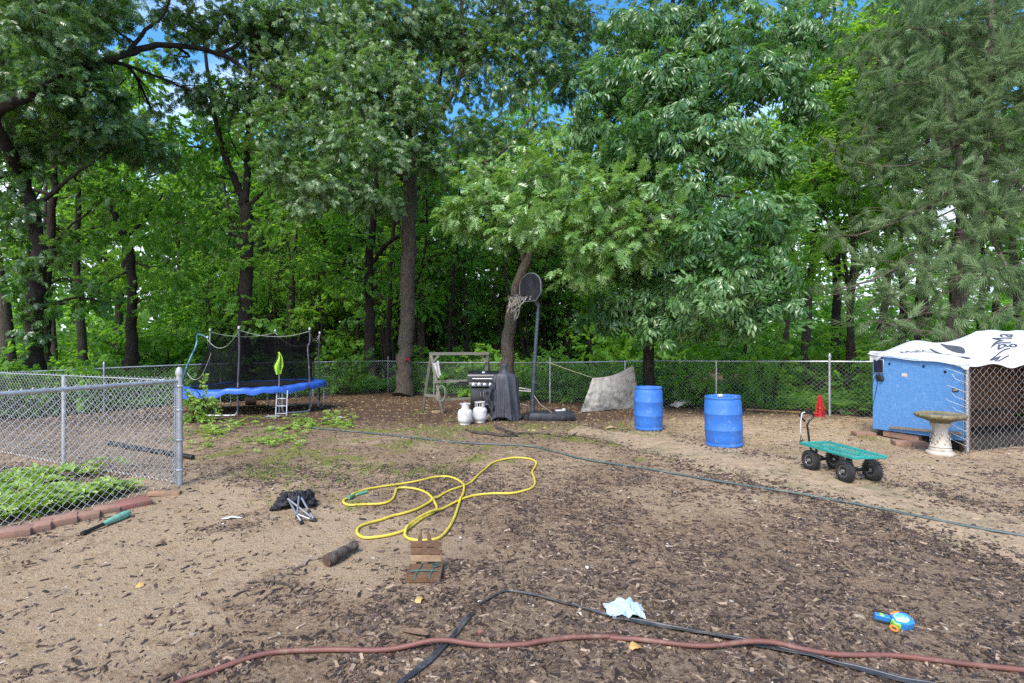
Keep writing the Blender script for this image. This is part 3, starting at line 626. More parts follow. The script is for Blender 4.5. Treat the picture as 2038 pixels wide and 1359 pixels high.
# ------------------------------------------------------------------ garden cart
t = thing('garden_cart', 'green mesh flatbed garden cart with four black wheels and a loop handle', 'cart', onground(4.0, 6.55), .14)
cg = M('green_enamel', (.015, .25, .215), (.025, .30, .265), .4, 0, 8, dirt=(.10, .22, .17), dscale=6)
def cartwheel(x, y, yaw=0):
    r = .128; q = MB(); w = .085
    Mx = rotm(0, PI/2, 0) @ np.eye(3)
    Mx = rotm(0, 0, yaw) @ Mx
    q.lathe([(.066, -.028), (.085, -w/2), (.112, -w/2+.006), (.124, -.022), (r, -.008), (r, .008), (.124, .022), (.112, w/2-.006), (.085, w/2), (.066, .028)], 32, (0, 0, 0), Mx)
    for k in range(28):
        for sgn in (-1, 1):
            a = 2*PI*k/28+(.1 if sgn > 0 else 0); c_ = Mx @ np.array([math.cos(a)*.1235, math.sin(a)*.1235, sgn*.021]); rr = Mx @ rotm(0, 0, a); q.box(c_, (.009, .012, .028), rr)
    o = bpy.data.objects.new('wheel', None); COL.objects.link(o); o.parent = t; o.location = (x, y, r); o.empty_display_size = .05
    q.build('tyre', rubber, o)
    q = MB(); q.lathe([(.02, -.03), (.05, -.012), (.062, -.03), (.068, -.03), (.068, .03), (.062, .03), (.05, .012), (.02, .03), (.02, .05), (0, .05)], 24, (0, 0, 0), Mx)
    q.lathe([(0, -.05), (.02, -.05), (.02, -.03)], 24, (0, 0, 0), Mx); q.build('rim', M('wheel_steel', (.42, .42, .42), (.25, .25, .25), .35, .7, 20), o)
    return o
cartwheel(-.165, .30, .1); cartwheel(.165, .29, .1); cartwheel(-.175, -.29); cartwheel(.175, -.29)
dz = .315; q = MB(); Wd, Ld = .215, .46
for sx in (-1, 1): q.box((sx*(Wd-.012), 0, dz), (.024, Ld*2, .034), None, .004)
for sy in (-1, 1): q.box((0, sy*(Ld-.012), dz), (Wd*2-.05, .024, .034), None, .004)
q.box((0, 0, dz-.004), (.03, Ld*2-.05, .02), None, .003)
for sy in (-.2, .2): q.box((0, sy, dz-.004), (Wd*2-.05, .024, .018), None, .003)
q.build('bed_frame', cg, t)
q = MB()
for k in range(15):
    y = -Ld+.05+k*(2*Ld-.10)/14
    q.box((0, y, dz+.005), (Wd*2-.05, .006, .004), rotm(0, 0, .0))
for k in range(7):
    x = -Wd+.05+k*(2*Wd-.10)/6
    pts = [(x+(.011 if i % 2 else -.011), -Ld+.03+i*.028, dz+.009) for i in range(32)]; q.tube(pts, .0028, 4)
q.build('mesh_deck', cg, t)
q = MB()
for y in (.29, -.29):
    q.tube([(-.2, y, .128), (.2, y, .128)], .009, 8)
    for sx in (-1, 1): q.bar((sx*.10, y, .13), (sx*.10, y*.98, dz-.01), .03, .012, (0, 1, 0))
    q.box((0, y, .145), (.24, .028, .022), None, .003)
q.tube([(0, .29, .15), (0, -.29, .15)], .010, 8); q.bar((.0, .05, .15), (0, .02, dz-.01), .024, .012, (0, 1, 0)); q.box((0, -.12, dz-.07), (.03, .03, .12))
q.build('undercarriage', blackmetal, t)
q = MB(); hx, hy = -.04, .50
q.tube(spline([(0, .30, .16), (0, .46, .18), (hx+.02, hy, .24), (hx, hy+.01, .40), (hx-.012, hy+.02, .54)], 6), .0135, 10)
lp = spline([(hx-.012, hy+.02, .54), (hx+.02, hy+.02, .59), (hx+.075, hy+.02, .65), (hx+.06, hy+.02, .69), (hx-.02, hy+.02, .70), (hx-.11, hy+.02, .69), (hx-.115, hy+.02, .655), (hx-.07, hy+.02, .61), (hx-.045, hy+.02, .585)], 6); q.tube(lp, .0125, 10)
q.build('handle', blackmetal, t)
q = MB(); q.tube(spline([(hx-.05, hy+.015, .705), (hx-.10, hy, .69), (hx-.125, hy-.01, .60), (hx-.13, hy-.01, .50), (hx-.118, hy, .42)], 6), .007, 6); cord = q.build('bungee_cord', M('white_cord', (.6, .6, .58), (.45, .45, .43), .8), t)
q = MB(); q.tube(spline([(hx-.118, hy, .42), (hx-.115, hy, .38), (hx-.125, hy, .345), (hx-.10, hy, .335), (hx-.09, hy, .365)], 5), .006, 6); q.build('hook', black, cord)

# ------------------------------------------------------------------ bird bath
con = M('old_concrete', (.48, .43, .36), (.34, .30, .25), .9, 0, 7, bmp=.5, bdist=.01, dirt=(.22, .20, .14), dscale=3.5, dlo=.5, dhi=.72)
mos = M('mossy_concrete', (.20, .18, .085), (.11, .085, .05), .95, 0, 16, bmp=.8, bdist=.012, dirt=(.30, .28, .16), dscale=9)
g = G(1889, 909); t = thing('bird_bath', 'stone bird bath with mossy bowl rim on a carved pedestal', 'bird bath', (g[0], g[1]+.16, float(gz(g[0], g[1]))), .2)
q = MB(); q.lathe([(.175, 0), (.185, .02), (.18, .04), (.155, .055), (.135, .062), (.14, .085), (.125, .105), (.135, .12), (.12, .135), (.108, .16), (.10, .26), (.092, .36), (.095, .40), (.12, .425), (.125, .46), (.11, .475)], 40, wob=lambda a, z: .018*math.cos(8*a) if .14 < z < .42 else (.03*math.cos(4*a) if z < .05 else .012*math.cos(11*a+z*60)))
for k in range(9):                                              # carved leaves climbing the stem
    a = .5+k*.72; 
    for j in range(4):
        z = .12+.05*j+.012*k % .05; rr = .122-.055*(z-.12); aa = a+j*.22
        q.lathe([(0, -.006), (.016, 0), (.010, .007), (0, .009)], 7, (rr*math.cos(aa), rr*math.sin(aa), z), rotm(0, PI/2, aa) @ np.diag([1.5, .7, 1]))
q.build('pedestal', con, t, 50)
q = MB(); q.lathe([(.11, .47), (.20, .512), (.275, .535), (.300, .55), (.308, .575), (.300, .60), (.28, .606), (.262, .59), (.20, .567), (0, .557)], 64, wob=lambda a, z: (.022*math.cos(26*a+40*z) if .51 < z < .598 else 0)); bw = q.build('bowl', mos, t, 60)
q = MB(); q.lathe([(.252, .581), (.245, .5835), (0, .5835)], 40); q.build('water', M('murky_water', (.06, .05, .05), (.045, .04, .035), .06), bw)

# ------------------------------------------------------------------ the coop
CC = np.array([6.74, 8.02]); u_ = np.array([-.42, 1.36]); u_ = u_/np.linalg.norm(u_); v_ = np.array([u_[1], -u_[0]])
LU, LV = 1.44, 4.2
def CP(u, v, z): p = CC+u_*u+v_*v; return np.array([p[0], p[1], z])
BC = np.stack([np.append(u_, 0), np.append(v_, 0), [0, 0, 1]], 1)
coop = thing('chicken_coop', 'blue panelled chicken coop with chain-link run and white banner roof', 'coop', (0, 0, 0))
bluep = M('blue_painted_board', (.075, .215, .47), (.105, .265, .52), .6, 0, 22, bmp=.5, bdist=.006, dirt=(.20, .34, .58), dscale=14, dlo=.56, dhi=.72)
brownb = M('brown_board', (.17, .085, .045), (.11, .055, .03), .8, 0, 6, (2, 2, 10), bmp=.2)
greyw = M('grey_board', (.24, .20, .15), (.15, .125, .10), .85, 0, 6, (8, 8, 2), bmp=.3)
darkw = M('dark_wood', (.075, .045, .028), (.045, .028, .018), .85, 0, 8, bmp=.3)
zb = lambda u: .165-.03*u/LU
q = MB(); q.prism([(0, .17), (LU, .13), (LU, 1.43), (0, 1.30)], .024, (0, 0, 0), np.eye(3))
V = np.array(q.v); q.v = [tuple(CC[0]+u_[0]*x+v_[0]*y for _ in (0,))+(CC[1]+u_[1]*x+v_[1]*y, z) for x, y, z in V]
q.f = [f[::-1] for f in q.f]; wall = q.build('wall', bluep, coop)
def wallhit(px, py, off=-.014):                                  # a point on the blue wall's outer face
    d = np.array([(px-CX)/F, 1.0, -(py-CY)/F]); nrm = np.append(v_, 0); p0 = CP(0, off, 0); k = np.dot(p0-np.array([0, 0, H]), nrm)/np.dot(d, nrm); return np.array([0, 0, H])+d*k
def onwall(p): r = p[:2]-CC; return float(r @ u_), float(p[2])
for px, py in ((1770, 724), (1838, 729), (1881, 740)):
    u, z = onwall(wallhit(px, py)); q = MB(); q.lathe([(.021, 0), (.021, .004), (.014, .006), (0, .006)], 14, CP(u, -.012, z), np.stack([np.append(u_, 0), [0, 0, 1], -np.append(v_, 0)], 1)); q.build('vent_hole', M('vent_black', (.008, .008, .008)), wall)
u, z = onwall(wallhit(1800, 746)); q = MB(); q.box(CP(u, -.0145, z), (.085, .003, .055), BC); q.build('paper_label', M('paper', (.62, .55, .48), (.5, .42, .35), .9, scale=30), wall)
u, z = onwall(wallhit(1902, 776)); q = MB(); q.box(CP(u, -.018, z), (.085, .010, .055), BC @ rotm(0, .25, 0), .003); l_ = q.build('latch', black, wall); q = MB(); q.box(CP(u, -.026, z), (.062, .006, .030), BC @ rotm(0, .25, 0), .002); q.build('latch_plate', M('brass_grey', (.42, .38, .30), None, .4, .6), l_)
ua, za = onwall(wallhit(1772, 850)); ub, zb_ = onwall(wallhit(1914, 862)); q = MB(); q.bar(CP(ua, -.03, za), CP(ub, -.03, zb_), .03, .04); q.build('rail_board', greyw, coop)
# below the wall: brick course, wire skirt and dark hollow
q = MB(); q.box(CP(.98, .06, .075), (.60, .10, .10), BC, .01); q.build('brick_course', brick_ms[0], coop)
V, Fa = chainlink(CP(.0, -.004, 0)[:2], CP(.66, -.004, 0)[:2], .0, .17, .036, .03, .0016); bigmesh('skirt_mesh', V, Fa, M('black_wire', (.02, .02, .02), None, .6), coop)
q = MB(); q.box(CP(.72, .30, .10), (1.3, .05, .16), BC); q.box(CP(.03, .03, .10), (.06, .06, .22), BC); q.build('sill_beam', darkw, coop)
# frame of the run
q = MB()
q.box(CP(.04, .11, .66), (.07, .075, 1.32), BC, .004); q.build('corner_stud', M('cedar_stud', (.28, .145, .07), (.20, .10, .05), .8, scale=8, sc=(3, 3, 14)), coop)
q = MB(); q.tube([CP(-.02, .035, 0), CP(-.02, .035, 1.32)], .022, 10); q.build('post', galv, coop)
q = MB(); q.box(CP(.55, .42, .78), (.035, .09, 1.0), BC, .004); q.build('inner_post', M('pale_blue_post', (.22, .33, .52), (.15, .24, .42), .7), coop)
q = MB(); q.box(CP(LU-.05, 2.1, .70), (.02, 4.0, 1.36), BC); q.box(CP(.75, 3.6, .7), (1.4, .02, 1.3), BC); q.build('back_board', brownb, coop)
q = MB(); q.box(CP(LU-.1, 1.6, .36), (.5, 2.9, .03), BC); q.box(CP(LU-.02, 1.6, .2), (.03, 3.0, .36), BC)
for v in (1.0, 2.4, 3.6): q.box(CP(.03, v+1.4, .66), (.05, .05, 1.32), BC)
q.box(CP(.05, 2.1, 1.29), (.05, 4.0, .05), BC); q.build('run_frame', darkw, coop)
q = MB(); q.box(CP(.02, .10, 1.15), (.02, .035, .11), BC @ rotm(0, 0, .1), .004); q.build('hinge', M('cream_hinge', (.6, .52, .38), None, .6), coop)
Vc, Fc = chainlink(CP(-.045, -.10, 0)[:2], CP(-.045, LV, 0)[:2], .0, 1.30, .145, .115, .0042); bigmesh('run_mesh', Vc, Fc, M('run_wire', (.42, .42, .42), (.27, .27, .265), .5, .4, 4), coop, smooth=True)
q = MB(); q.box(CP(.70, 2.1, .02), (1.30, 4.0, .07), BC); q.build('shade_floor', M('shade_floor_dark', (.045, .032, .022), (.022, .016, .012), .95, 0, 30, bmp=.6), coop)  # near-black floor added to paint in the shade inside the run
q = MB()                                                        # cut wire ends curling in front of the blue wall
for k in range(11):
    z = .10+k*.115+.02*math.sin(k*5); a = CP(-.045, -.02, z); q.tube(spline([a, CP(.06, -.07, z+.05), CP(.12+.05*math.sin(k*3), -.09, z+.085), CP(.17+.06*math.sin(k*3), -.07, z+.10+.03*math.cos(k*4))], 4), .0036, 5)
q.build('wire_ends', wire, coop)
# white banner over the roof
tarpm = M('white_banner_vinyl', (.56, .56, .57), (.49, .49, .51), .5, 0, 3, dirt=(.45, .46, .44), dscale=4, dlo=.55, dhi=.8)
def roofz(u, v):
    z = 1.325+.085*u
    z += .22*math.exp(-((u-1.28)/.30)**2-((v-.85)/.36)**2)+.05*math.exp(-((u-.75)/.5)**2-((v-.4)/.35)**2)
    rise = sst((v-.80)/.56); z += float(rise)*(.46*max(0, 1-abs(u-.66)/.72)-.02)
    z -= .05*math.exp(-((u-.4)/.5)**2-((v-.95)/.16)**2)
    z += .010*math.sin(9*v+3*u)*math.sin(7*u)+.014*(float(fbm(u*3, v*3, 1.2))-.5)
    return z
def tarp(a, b_):
    u = -.06+a*1.58; v = -.05+b_*(LV+.1)
    z = roofz(u, v)
    if u < -.0: z -= .03+.03*math.sin(v*4+1)**2
    if v < -.0: z -= .05-.01*math.sin(u*5)
    return CP(u, v, z+.012)
q = MB(); q.grid(tarp, 44, 110, .004); tp = q.build('roof_banner', tarpm, coop, 60)
if True:
    q = MB(); q.grid(lambda a, b_: CP(LU-.20+.24*a, -.035-.01*math.sin(a*6), 1.46-b_*(.15-.10*(1-a))-.05*b_*math.sin(3*a)), 8, 6, .004); q.build('banner_corner', tarpm, coop, 60)
ink = M('banner_ink', (.035, .04, .055), (.06, .065, .08), .6)
def banner_text(word, size, u0, v0, du, dv, name='lettering'):   # letters laid on the banner: text x -> (du), text y -> (dv)
    cu = bpy.data.curves.new('t', 'FONT'); cu.body = word; cu.size = size; cu.offset = .0
    tmp = bpy.data.objects.new('t', cu); COL.objects.link(tmp); dg = bpy.context.evaluated_depsgraph_get()
    me = bpy.data.meshes.new_from_object(tmp.evaluated_get(dg)); bm = bmesh.new(); bm.from_mesh(me)
    bmesh.ops.triangulate(bm, faces=bm.faces[:])
    for _ in range(2):
        le = [e for e in bm.edges if e.calc_length() > .05]
        if le: bmesh.ops.subdivide_edges(bm, edges=le, cuts=1); bmesh.ops.triangulate(bm, faces=bm.faces[:])
    for vv in bm.verts:
        x, y = vv.co.x, vv.co.y; u = u0+du[0]*x+dv[0]*y; v = v0+du[1]*x+dv[1]*y
        vv.co = Vector(CP(u, v, roofz(u, v)+.030))
    bm.to_mesh(me); bm.free(); me.materials.clear(); me.materials.append(ink); o = bpy.data.objects.new(name, me); COL.objects.link(o); o.parent = tp
    bpy.data.objects.remove(tmp); return o
banner_text('MgMa', .52, .10, 1.16, (.37, .72), (.0, -1.35))
banner_text('MgMa', .26, 1.02, .16, (-.42, .62), (.8, .3))
q = MB()
for cu0, cv0, ru, rv, ro in ((.42, .62, .14, .06, .6), (.80, .66, .22, .05, .35), (.86, 1.02, .20, .045, .2)):
    pts = []
    n = 20; c_ = []
    for i in range(n):
        a = 2*PI*i/n; du_ = ru*math.cos(a)*(1 if math.cos(a) > 0 else 1.3); dv_ = rv*math.sin(a)*(1-.5*math.cos(a)); u = cu0+du_*math.cos(ro)-dv_*math.sin(ro); v = cv0+du_*math.sin(ro)+dv_*math.cos(ro); c_.append(CP(u, v, roofz(u, v)+.030))
    rings = []
    cc = CP(cu0, cv0, roofz(cu0, cv0)+.0165)
    Vv = [cc]; Ff = []
    for rr_ in (.33, .66, 1):
        for i in range(n):
            a = 2*PI*i/n; du_ = rr_*ru*math.cos(a)*(1 if math.cos(a) > 0 else 1.3); dv_ = rr_*rv*math.sin(a)*(1-.5*math.cos(a)); u = cu0+du_*math.cos(ro)-dv_*math.sin(ro); v = cv0+du_*math.sin(ro)+dv_*math.cos(ro); Vv.append(CP(u, v, roofz(u, v)+.030))
    for i in range(n):
        Ff.append((0, 1+i, 1+(i+1) % n))
        for k in (0, 1): Ff.append((1+k*n+i, 1+(k+1)*n+i, 1+(k+1)*n+(i+1) % n, 1+k*n+(i+1) % n))
    q.add(Vv, Ff)
q.build('logo_shapes', ink, tp, 60)
# things hung on the wall and laid at its foot
u, z = onwall(wallhit(1749.5, 728.5)); t = thing('solar_panel', 'small black solar panel in a silver frame hung on the blue coop wall', 'solar panel')
q = MB(); q.box(CP(u, -.024, z), (.185, .014, .235), BC, .003); q.build('panel_frame', galv, t); q = MB(); q.box(CP(u, -.032, z), (.165, .006, .215), BC); q.build('cells', M('solar_cells', (.012, .014, .03), (.02, .022, .04), .25), t)
u, z = onwall(wallhit(1752, 752)); t = thing('cable_coil', 'bundle of black cable hanging under the solar panel on the coop wall', 'cable'); q = MB()
for k in range(7): q.tube([CP(u+(.075-.006*k)*math.cos(a+k), -.022-.004*k, z+(.05-.004*(k % 3))*math.sin(a+k*1.3)+.006*math.sin(3*a+k)) for a in np.linspace(0, 2*PI, 22)], .007, 5)
q.build('coil', black, t); q = MB(); q.tube(spline([CP(u, -.02, z+.05), CP(u+.03, -.018, z+.09), CP(u+.0, -.018, z+.12)], 4), .004, 5); q.tube(spline([CP(u+.05, -.018, z-.03), CP(u+.06, -.018, z-.16), CP(u+.075, -.018, z-.24), CP(u+.12, -.018, z-.42), CP(u+.15, -.018, z-.56)], 5), .0045, 5); q.tube(spline([CP(u+.08, -.018, z+.04), CP(u+.13, -.018, z-.06), CP(u+.155, -.018, z-.2)], 5), .004, 5); q.build('lead', black, t)
slabm = M('brown_paver', (.29, .165, .115), (.21, .115, .08), .9, 0, 7, bmp=.4, dirt=(.26, .20, .15), dscale=4)
for px, py, sx, sy, rz, lab in ((1727, 869, .32, .22, -.15, 'small brown paver slab at the left foot of the blue coop wall'), (1821, 889, .46, .23, -.30, 'wider brown paver slab below the wire skirt beside the bird bath')):
    g = G(px, py); q = MB(); q.box((-sx*.26, 0, .035), (sx*.49, sy, .07), None, .006, 2); q.box((sx*.24, .004, .033), (sx*.49, sy, .066), None, .006, 2); o = q.build('paver_slab', slabm); o.location = (g[0], g[1]+sy*.45, g[2]); o.rotation_euler = (0, 0, rz); tag(o, lab, 'paver', 'brown paver slabs at the coop')
brush = [((1985, 892), (2010, 884), (2040, 889)), ((1995, 897), (2025, 895), (2060, 902)), ((1990, 880), (2003, 866), (2012, 850)), ((2010, 893), (2020, 875), (2005, 862))]
q = MB()
for b3 in brush:
    p = spline([np.array(G(*a))+np.array([0, 0, .03]) for a in b3], 4); q.tube(p, [.008, .011, .006], 6)
tag(q.build('brushwood', twm), 'small tangle of grey dead twigs at the foot of the coop run', 'brushwood')

# ------------------------------------------------------------------ by the right fence
t = thing('bamboo_pole', 'long orange-brown pole lying on the ground along the right fence', 'pole'); a, b_ = G(1485, 817), G(1634, 826)
q = MB(); q.tube([a+(b_-a)*k+np.array([0, 0, .03]) for k in np.linspace(0, 1, 12)], .026, 10); q.build('shaft', M('cane', (.34, .19, .07), (.26, .14, .05), .7, 0, 5, dirt=(.18, .12, .08)), t)
q = MB()
for k in (.12, .34, .55, .77, .93): c_ = a+(b_-a)*k+np.array([0, 0, .03]); d = (b_-a)/np.linalg.norm(b_-a); q.tube([c_-d*.012, c_, c_+d*.012], [.027, .030, .027], 10)
q.build('node_rings', darkw, t)
p = spline([np.array(G(*a))+np.array([0, 0, .03]) for a in ((1634, 824), (1655, 825), (1680, 824), (1705, 829), (1725, 826))], 5); q = MB(); q.tube(p, .022, 8); tag(q.build('black_pipe', black), 'short black pipe lying on the ground between the cane pole and the coop', 'pipe')
g = G(1671, 824); q = MB(); q.lathe([(0, 0), (.05, .008), (.07, .04), (.06, .075), (.03, .09), (.028, .11), (0, .112)], 16, (0, 0, 0), rotm(1.2, .3, .8), wob=lambda a, z: .06*math.sin(3*a)); o = q.build('jug', M('dirty_white_plastic', (.5, .5, .5), (.38, .38, .38), .5)); o.location = g+np.array([0, 0, .05]); tag(o, 'crushed greyish white plastic jug lying by the black pipe', 'jug')
redm = M('red_enamel', (.55, .02, .03), (.42, .015, .02), .4, 0, 8)
g = np.array([(1632-CX)/F*11.75, 11.75, 0]); t = thing('red_stand', 'narrow red cone-shaped metal frame standing against the right fence', 'red frame', (g[0], g[1], float(gz(g[0], g[1]))))
q = MB(); q.lathe([(.045, 0), (.043, .03), (.026, .38), (.018, .44), (0, .442)], 14); q.build('cone', redm, t)
q = MB()
for k in range(8): a = k*PI/4+.2; q.tube([(.10*math.cos(a), .10*math.sin(a), 0), (.075*math.cos(a), .075*math.sin(a), .22), (.02*math.cos(a), .02*math.sin(a), .47)], .007, 6)
for z, r in ((.02, .098), (.2, .078)): q.tube([(r*math.cos(a), r*math.sin(a), z) for a in np.linspace(0, 2*PI, 20, endpoint=False)], .006, 6, closed=True)
q.build('rods', redm, t)
g = G(1392, 806); t = thing('tipped_tub', 'grey plastic tub tipped on its side in front of the right fence', 'tub', (g[0], g[1]+.2, float(gz(g[0], g[1]))+.13), rot=(1.15, .55, 0))
q = MB(); q.lathe([(0, -.11), (.17, -.11), (.21, .10), (.225, .105), (.225, .12), (.205, .12), (.16, -.095), (0, -.095)], 30); q.build('shell', M('grey_tub_plastic', (.42, .42, .42), (.30, .30, .31), .5, dirt=(.2, .18, .15), dscale=6), t)
sheet = M('dirty_white_sheet', (.58, .53, .44), (.44, .39, .31), .85, 0, 5, bmp=.3, dirt=(.26, .21, .16), dscale=6)
g = G(1362, 811); q = MB()
def fn(u, v_):
    x = u-.5; y = v_-.5; return (.62*x+.04*math.sin(7*y), .34*y+.10*x, .02+max(0, .22*math.sin(PI*u)*(.2+1.2*fbm(u*2+5, v_*2, 2.6)-.35))+.03*abs(math.sin(11*u+4*v_)))
q.grid(fn, 34, 22, .003); o = q.build('crumpled_sheet', sheet, None, 70); o.location = (g[0], g[1]+.12, g[2]); o.rotation_euler = (0, 0, .3); tag(o, 'crumpled dirty white sheet lying between the tipped tub and the left barrel', 'sheet')
g = G(1333, 797); q = MB(); q.grid(lambda u, v: (.26*(u-.5), .2*(v-.5), .02+.13*math.sin(PI*u)*fbm(u*2, v*2, 3)), 14, 12, .003); o = q.build('plastic_bag', M('white_film', (.6, .6, .62), None, .45), None, 70); o.location = (g[0], g[1], g[2]); tag(o, 'small white plastic bag on the ground right behind the left barrel', 'bag')
g = G(1217, 852); q = MB(); q.grid(lambda u, v: (.20*(u-.5), .12*(v-.5), .005+.05*math.sin(PI*u)*fbm(u*3, v*2, 3)), 14, 10, .002); o = q.build('dry_leaf_clump', M('straw_leaf', (.42, .33, .16), (.3, .22, .1), .8, scale=20), None, 70); o.location = g; tag(o, 'small pile of straw coloured dry leaves left of the farther barrel', 'dry leaves')

# grey tarp heaped over something
tgm = M('grey_tarp', (.42, .395, .355), (.31, .285, .245), .8, 0, 9, bmp=.5, bdist=.02, dirt=(.16, .135, .10), dscale=7, dlo=.5, dhi=.66)
t = thing('tarp_cover', 'stained grey tarp draped into a pointed heap beside the farther barrel', 'tarp')
TL, TP, TR = P(1179, 752, 13.1), P(1259, 727, 13.4), P(1276, 795, 13.0)
BL, BR = G(1154, 821), G(1272, 812)
def fn(a, b_):
    top = TL*(1-a)+TP*a; top = top-np.array([0, 0, .09*math.sin(PI*a)]); bot = BL*(1-a)+BR*a
    p = top*(1-b_)+bot*b_; fold = .10*(float(fbm(a*1.6+3-.5*b_, b_*.9, 3.0))-.5)*(.3+b_)+.012*math.sin(a*23-5*b_)*b_; p = p+np.array([.35*fold, -fold-.05*math.sin(PI*b_), 0])
    if b_ > .97: p[2] = float(gz(p[0], p[1]))+.012
    return p
q = MB(); q.grid(fn, 70, 30, .006); q.build('front_drape', tgm, t, 70)
BB = np.array([TP[0]+.10, 14.3, float(gz(4, 14.3))+.01]); BB2 = np.array([TL[0]-.1, 14.2, float(gz(2, 14.2))+.01])
q = MB(); q.grid(lambda a, b_: (TL*(1-a)+TP*a-np.array([0, 0, .09*math.sin(PI*a)]))*(1-b_)+(BB2*(1-a)+BB*a)*b_+np.array([0, .05*math.sin(a*17)*b_, -.006]), 24, 12, .006); q.build('back_drape', tgm, t, 70)
q = MB(); q.grid(lambda a, b_: TP*(1-a)+(BR*(1-b_)+BB*b_)*a+np.array([.05*math.sin(9*b_+2)*a+.02, 0, .0]), 18, 14, .006); q.build('side_drape', tgm, t, 70)

# ------------------------------------------------------------------ basketball hoop
g = G(1092, 838); bp = M('scuffed_black_plastic', (.014, .015, .018), (.025, .026, .03), .5, 0, 9, dirt=(.06, .057, .05), dscale=6, dlo=.55)
t = thing('basketball_hoop', 'portable black basketball hoop with torn net on a wheeled base', 'basketball hoop', (g[0], g[1]+.25, float(gz(g[0], g[1]+.2))))
m = g[1]/F; q = MB()
def bpts(k, z): return [(x*k, y*k, z) for x, y in ((-.44, -.16), (-.40, -.24), (.0, -.29), (.42, -.22), (.56, -.15), (.57, .12), (.40, .22), (-.05, .27), (-.40, .22), (-.46, .12))]
lay_ = [bpts(.97, .0), bpts(1.0, .02), bpts(1.0, .10), bpts(.93, .155), bpts(.80, .165)]
n = 10; Vv = [p for L in lay_ for p in L]; Ff = [(i*n+k, i*n+(k+1) % n, (i+1)*n+(k+1) % n, (i+1)*n+k) for i in range(4) for k in range(n)]+[tuple(range(4*n, 5*n))]
q.add(Vv, Ff)
for x in (-.2, .05, .30): q.box((x, -.262+.02*abs(x), .07), (.11, .05, .09), None, .015, 2)
q.box((.30, 0, .165), (.40, .30, .03), rotm(0, 0, .05), .012, 2); q.build('base', bp, t, 30)
q = MB(); q.box((.25, -.05, .195), (.20, .10, .03), rotm(0, 0, .2), .01); q.box((.34, .04, .20), (.07, .05, .05), None, .01); q.build('ballast_caps', M('cap_white', (.5, .5, .48), None, .6), t)
px0 = (1060-1092)*m; polep = [(px0, .0, .06), (px0+.02, 0, .6), (px0+.075, 0, 1.55), (px0+.135, 0, 2.40)]
q = MB(); q.tube(spline(polep, 5), [.047, .045, .04, .033], 14); q.build('pole', M('blue_black_pole', (.022, .032, .046), (.045, .06, .08), .4, .2, 3, (1, 1, 3), dirt=(.22, .22, .2), dscale=5, dlo=.58), t)
q = MB()
for x, y, z in ((-.06, -.16, .62), (.0, .14, .62)): pass
q.tube([(px0+.03, -.02, .52), (px0+.16, -.10, .33), (px0+.44, -.16, .14)], .011, 8); q.tube([(px0+.03, .02, .50), (px0+.10, .12, .34), (px0+.22, .2, .14)], .012, 8); q.build('brace', M('rusty_steel', (.26, .23, .19), (.18, .13, .09), .6, .4, 9), t)
for sy in (-1, 1):
    q = MB(); q.lathe([(.05, -.025), (.06, -.015), (.06, .015), (.05, .025)], 18, (-.45, sy*.16, .06), rotm(PI/2, 0, 0)); q.build('wheel', black, t)
yaw = .95; nb = np.array([-math.sin(yaw), -math.cos(yaw), 0]); sb = np.array([math.cos(yaw), -math.sin(yaw), 0])
bc = np.array([(1057-1092)*m, -.02, H+(CY-569)*m-float(t.location.z)+.0])
q = MB(); A_ = np.array([px0+.135, 0, 2.38]); B_ = bc-nb*.06+np.array([0, 0, -.18]); q.bar(A_, B_, .06, .075); q.bar(A_+np.array([0, 0, .05]), bc-nb*.05+np.array([0, 0, .02]), .03, .03); q.build('arm', bp, t)
RB = np.stack([sb, -nb, [0, 0, 1]], 1)
prof = [(-.20, -.30), (.20, -.30), (.37, -.15)]+[(.37*math.cos(a), .02+.275*math.sin(a)) for a in np.linspace(.06, PI-.06, 18)]+[(-.37, -.15)]
q = MB(); q.prism(prof, .03, bc, RB); bb = q.build('backboard', M('dark_backboard', (.007, .0075, .010), (.014, .0145, .018), .5, 0, 4, (1, 1, .4), spec=.3, dirt=(.04, .042, .048), dscale=3, dlo=.55, dhi=.8), t)
q = MB(); q.tube([tuple(bc+RB @ np.array([x*.985, -.018, z*.985-.002])) for x, z in prof], .012, 6, closed=True); q.build('edge_trim', M('grey_trim', (.12, .12, .125), None, .5), bb)
q = MB(); ws = bc+nb*.02+np.array([0, 0, -.235]); q.box(ws, (.13, .012, .11), RB, .004); q.build('bracket', bp, t); q = MB(); q.box(ws+nb*.02+sb*.03, (.02, .006, .07), RB); q.build('sticker', M('white_sticker', (.6, .58, .52)), bb)
rc = ws+nb*.32+np.array([0, 0, .03]); rr = .205
q = MB(); q.tube([rc+rr*np.array([math.cos(a), math.sin(a), 0]) for a in np.linspace(0, 2*PI, 30, endpoint=False)], .010, 8, closed=True); q.tube([ws+sb*.05, rc-nb*.15+sb*.13], .008, 6); q.tube([ws-sb*.05, rc-nb*.15-sb*.13], .008, 6); rim = q.build('rim', blackmetal, t)
q = MB(); N_ = 12
for k in range(N_):
    for sg in (-1, 1):
        pts = []
        fray = .60 if k % 3 else .9
        for j in range(8):
            f = j/7*fray; a = 2*PI*k/N_+sg*(PI/N_)*(j)*.8; r_ = rr*(1-.62*f**.8)+.01*math.sin(k*3+j); c_ = rc+np.array([-.01*j*f*2, 0, -.36*f-.02*abs(math.sin(k*7))*f]); pts.append(c_+r_*np.array([math.cos(a), math.sin(a), 0]))
        q.tube(pts, .0052, 5)
for k in range(5): a = k*1.3; q.tube(spline([rc+np.array([.05*math.cos(a), .05*math.sin(a), -.26]), rc+np.array([-.02+.05*math.cos(a+.4), .05*math.sin(a), -.36]), rc+np.array([-.03+.03*math.cos(a), .03*math.sin(a), -.44-.03*(k % 3)])], 4), .0048, 5)
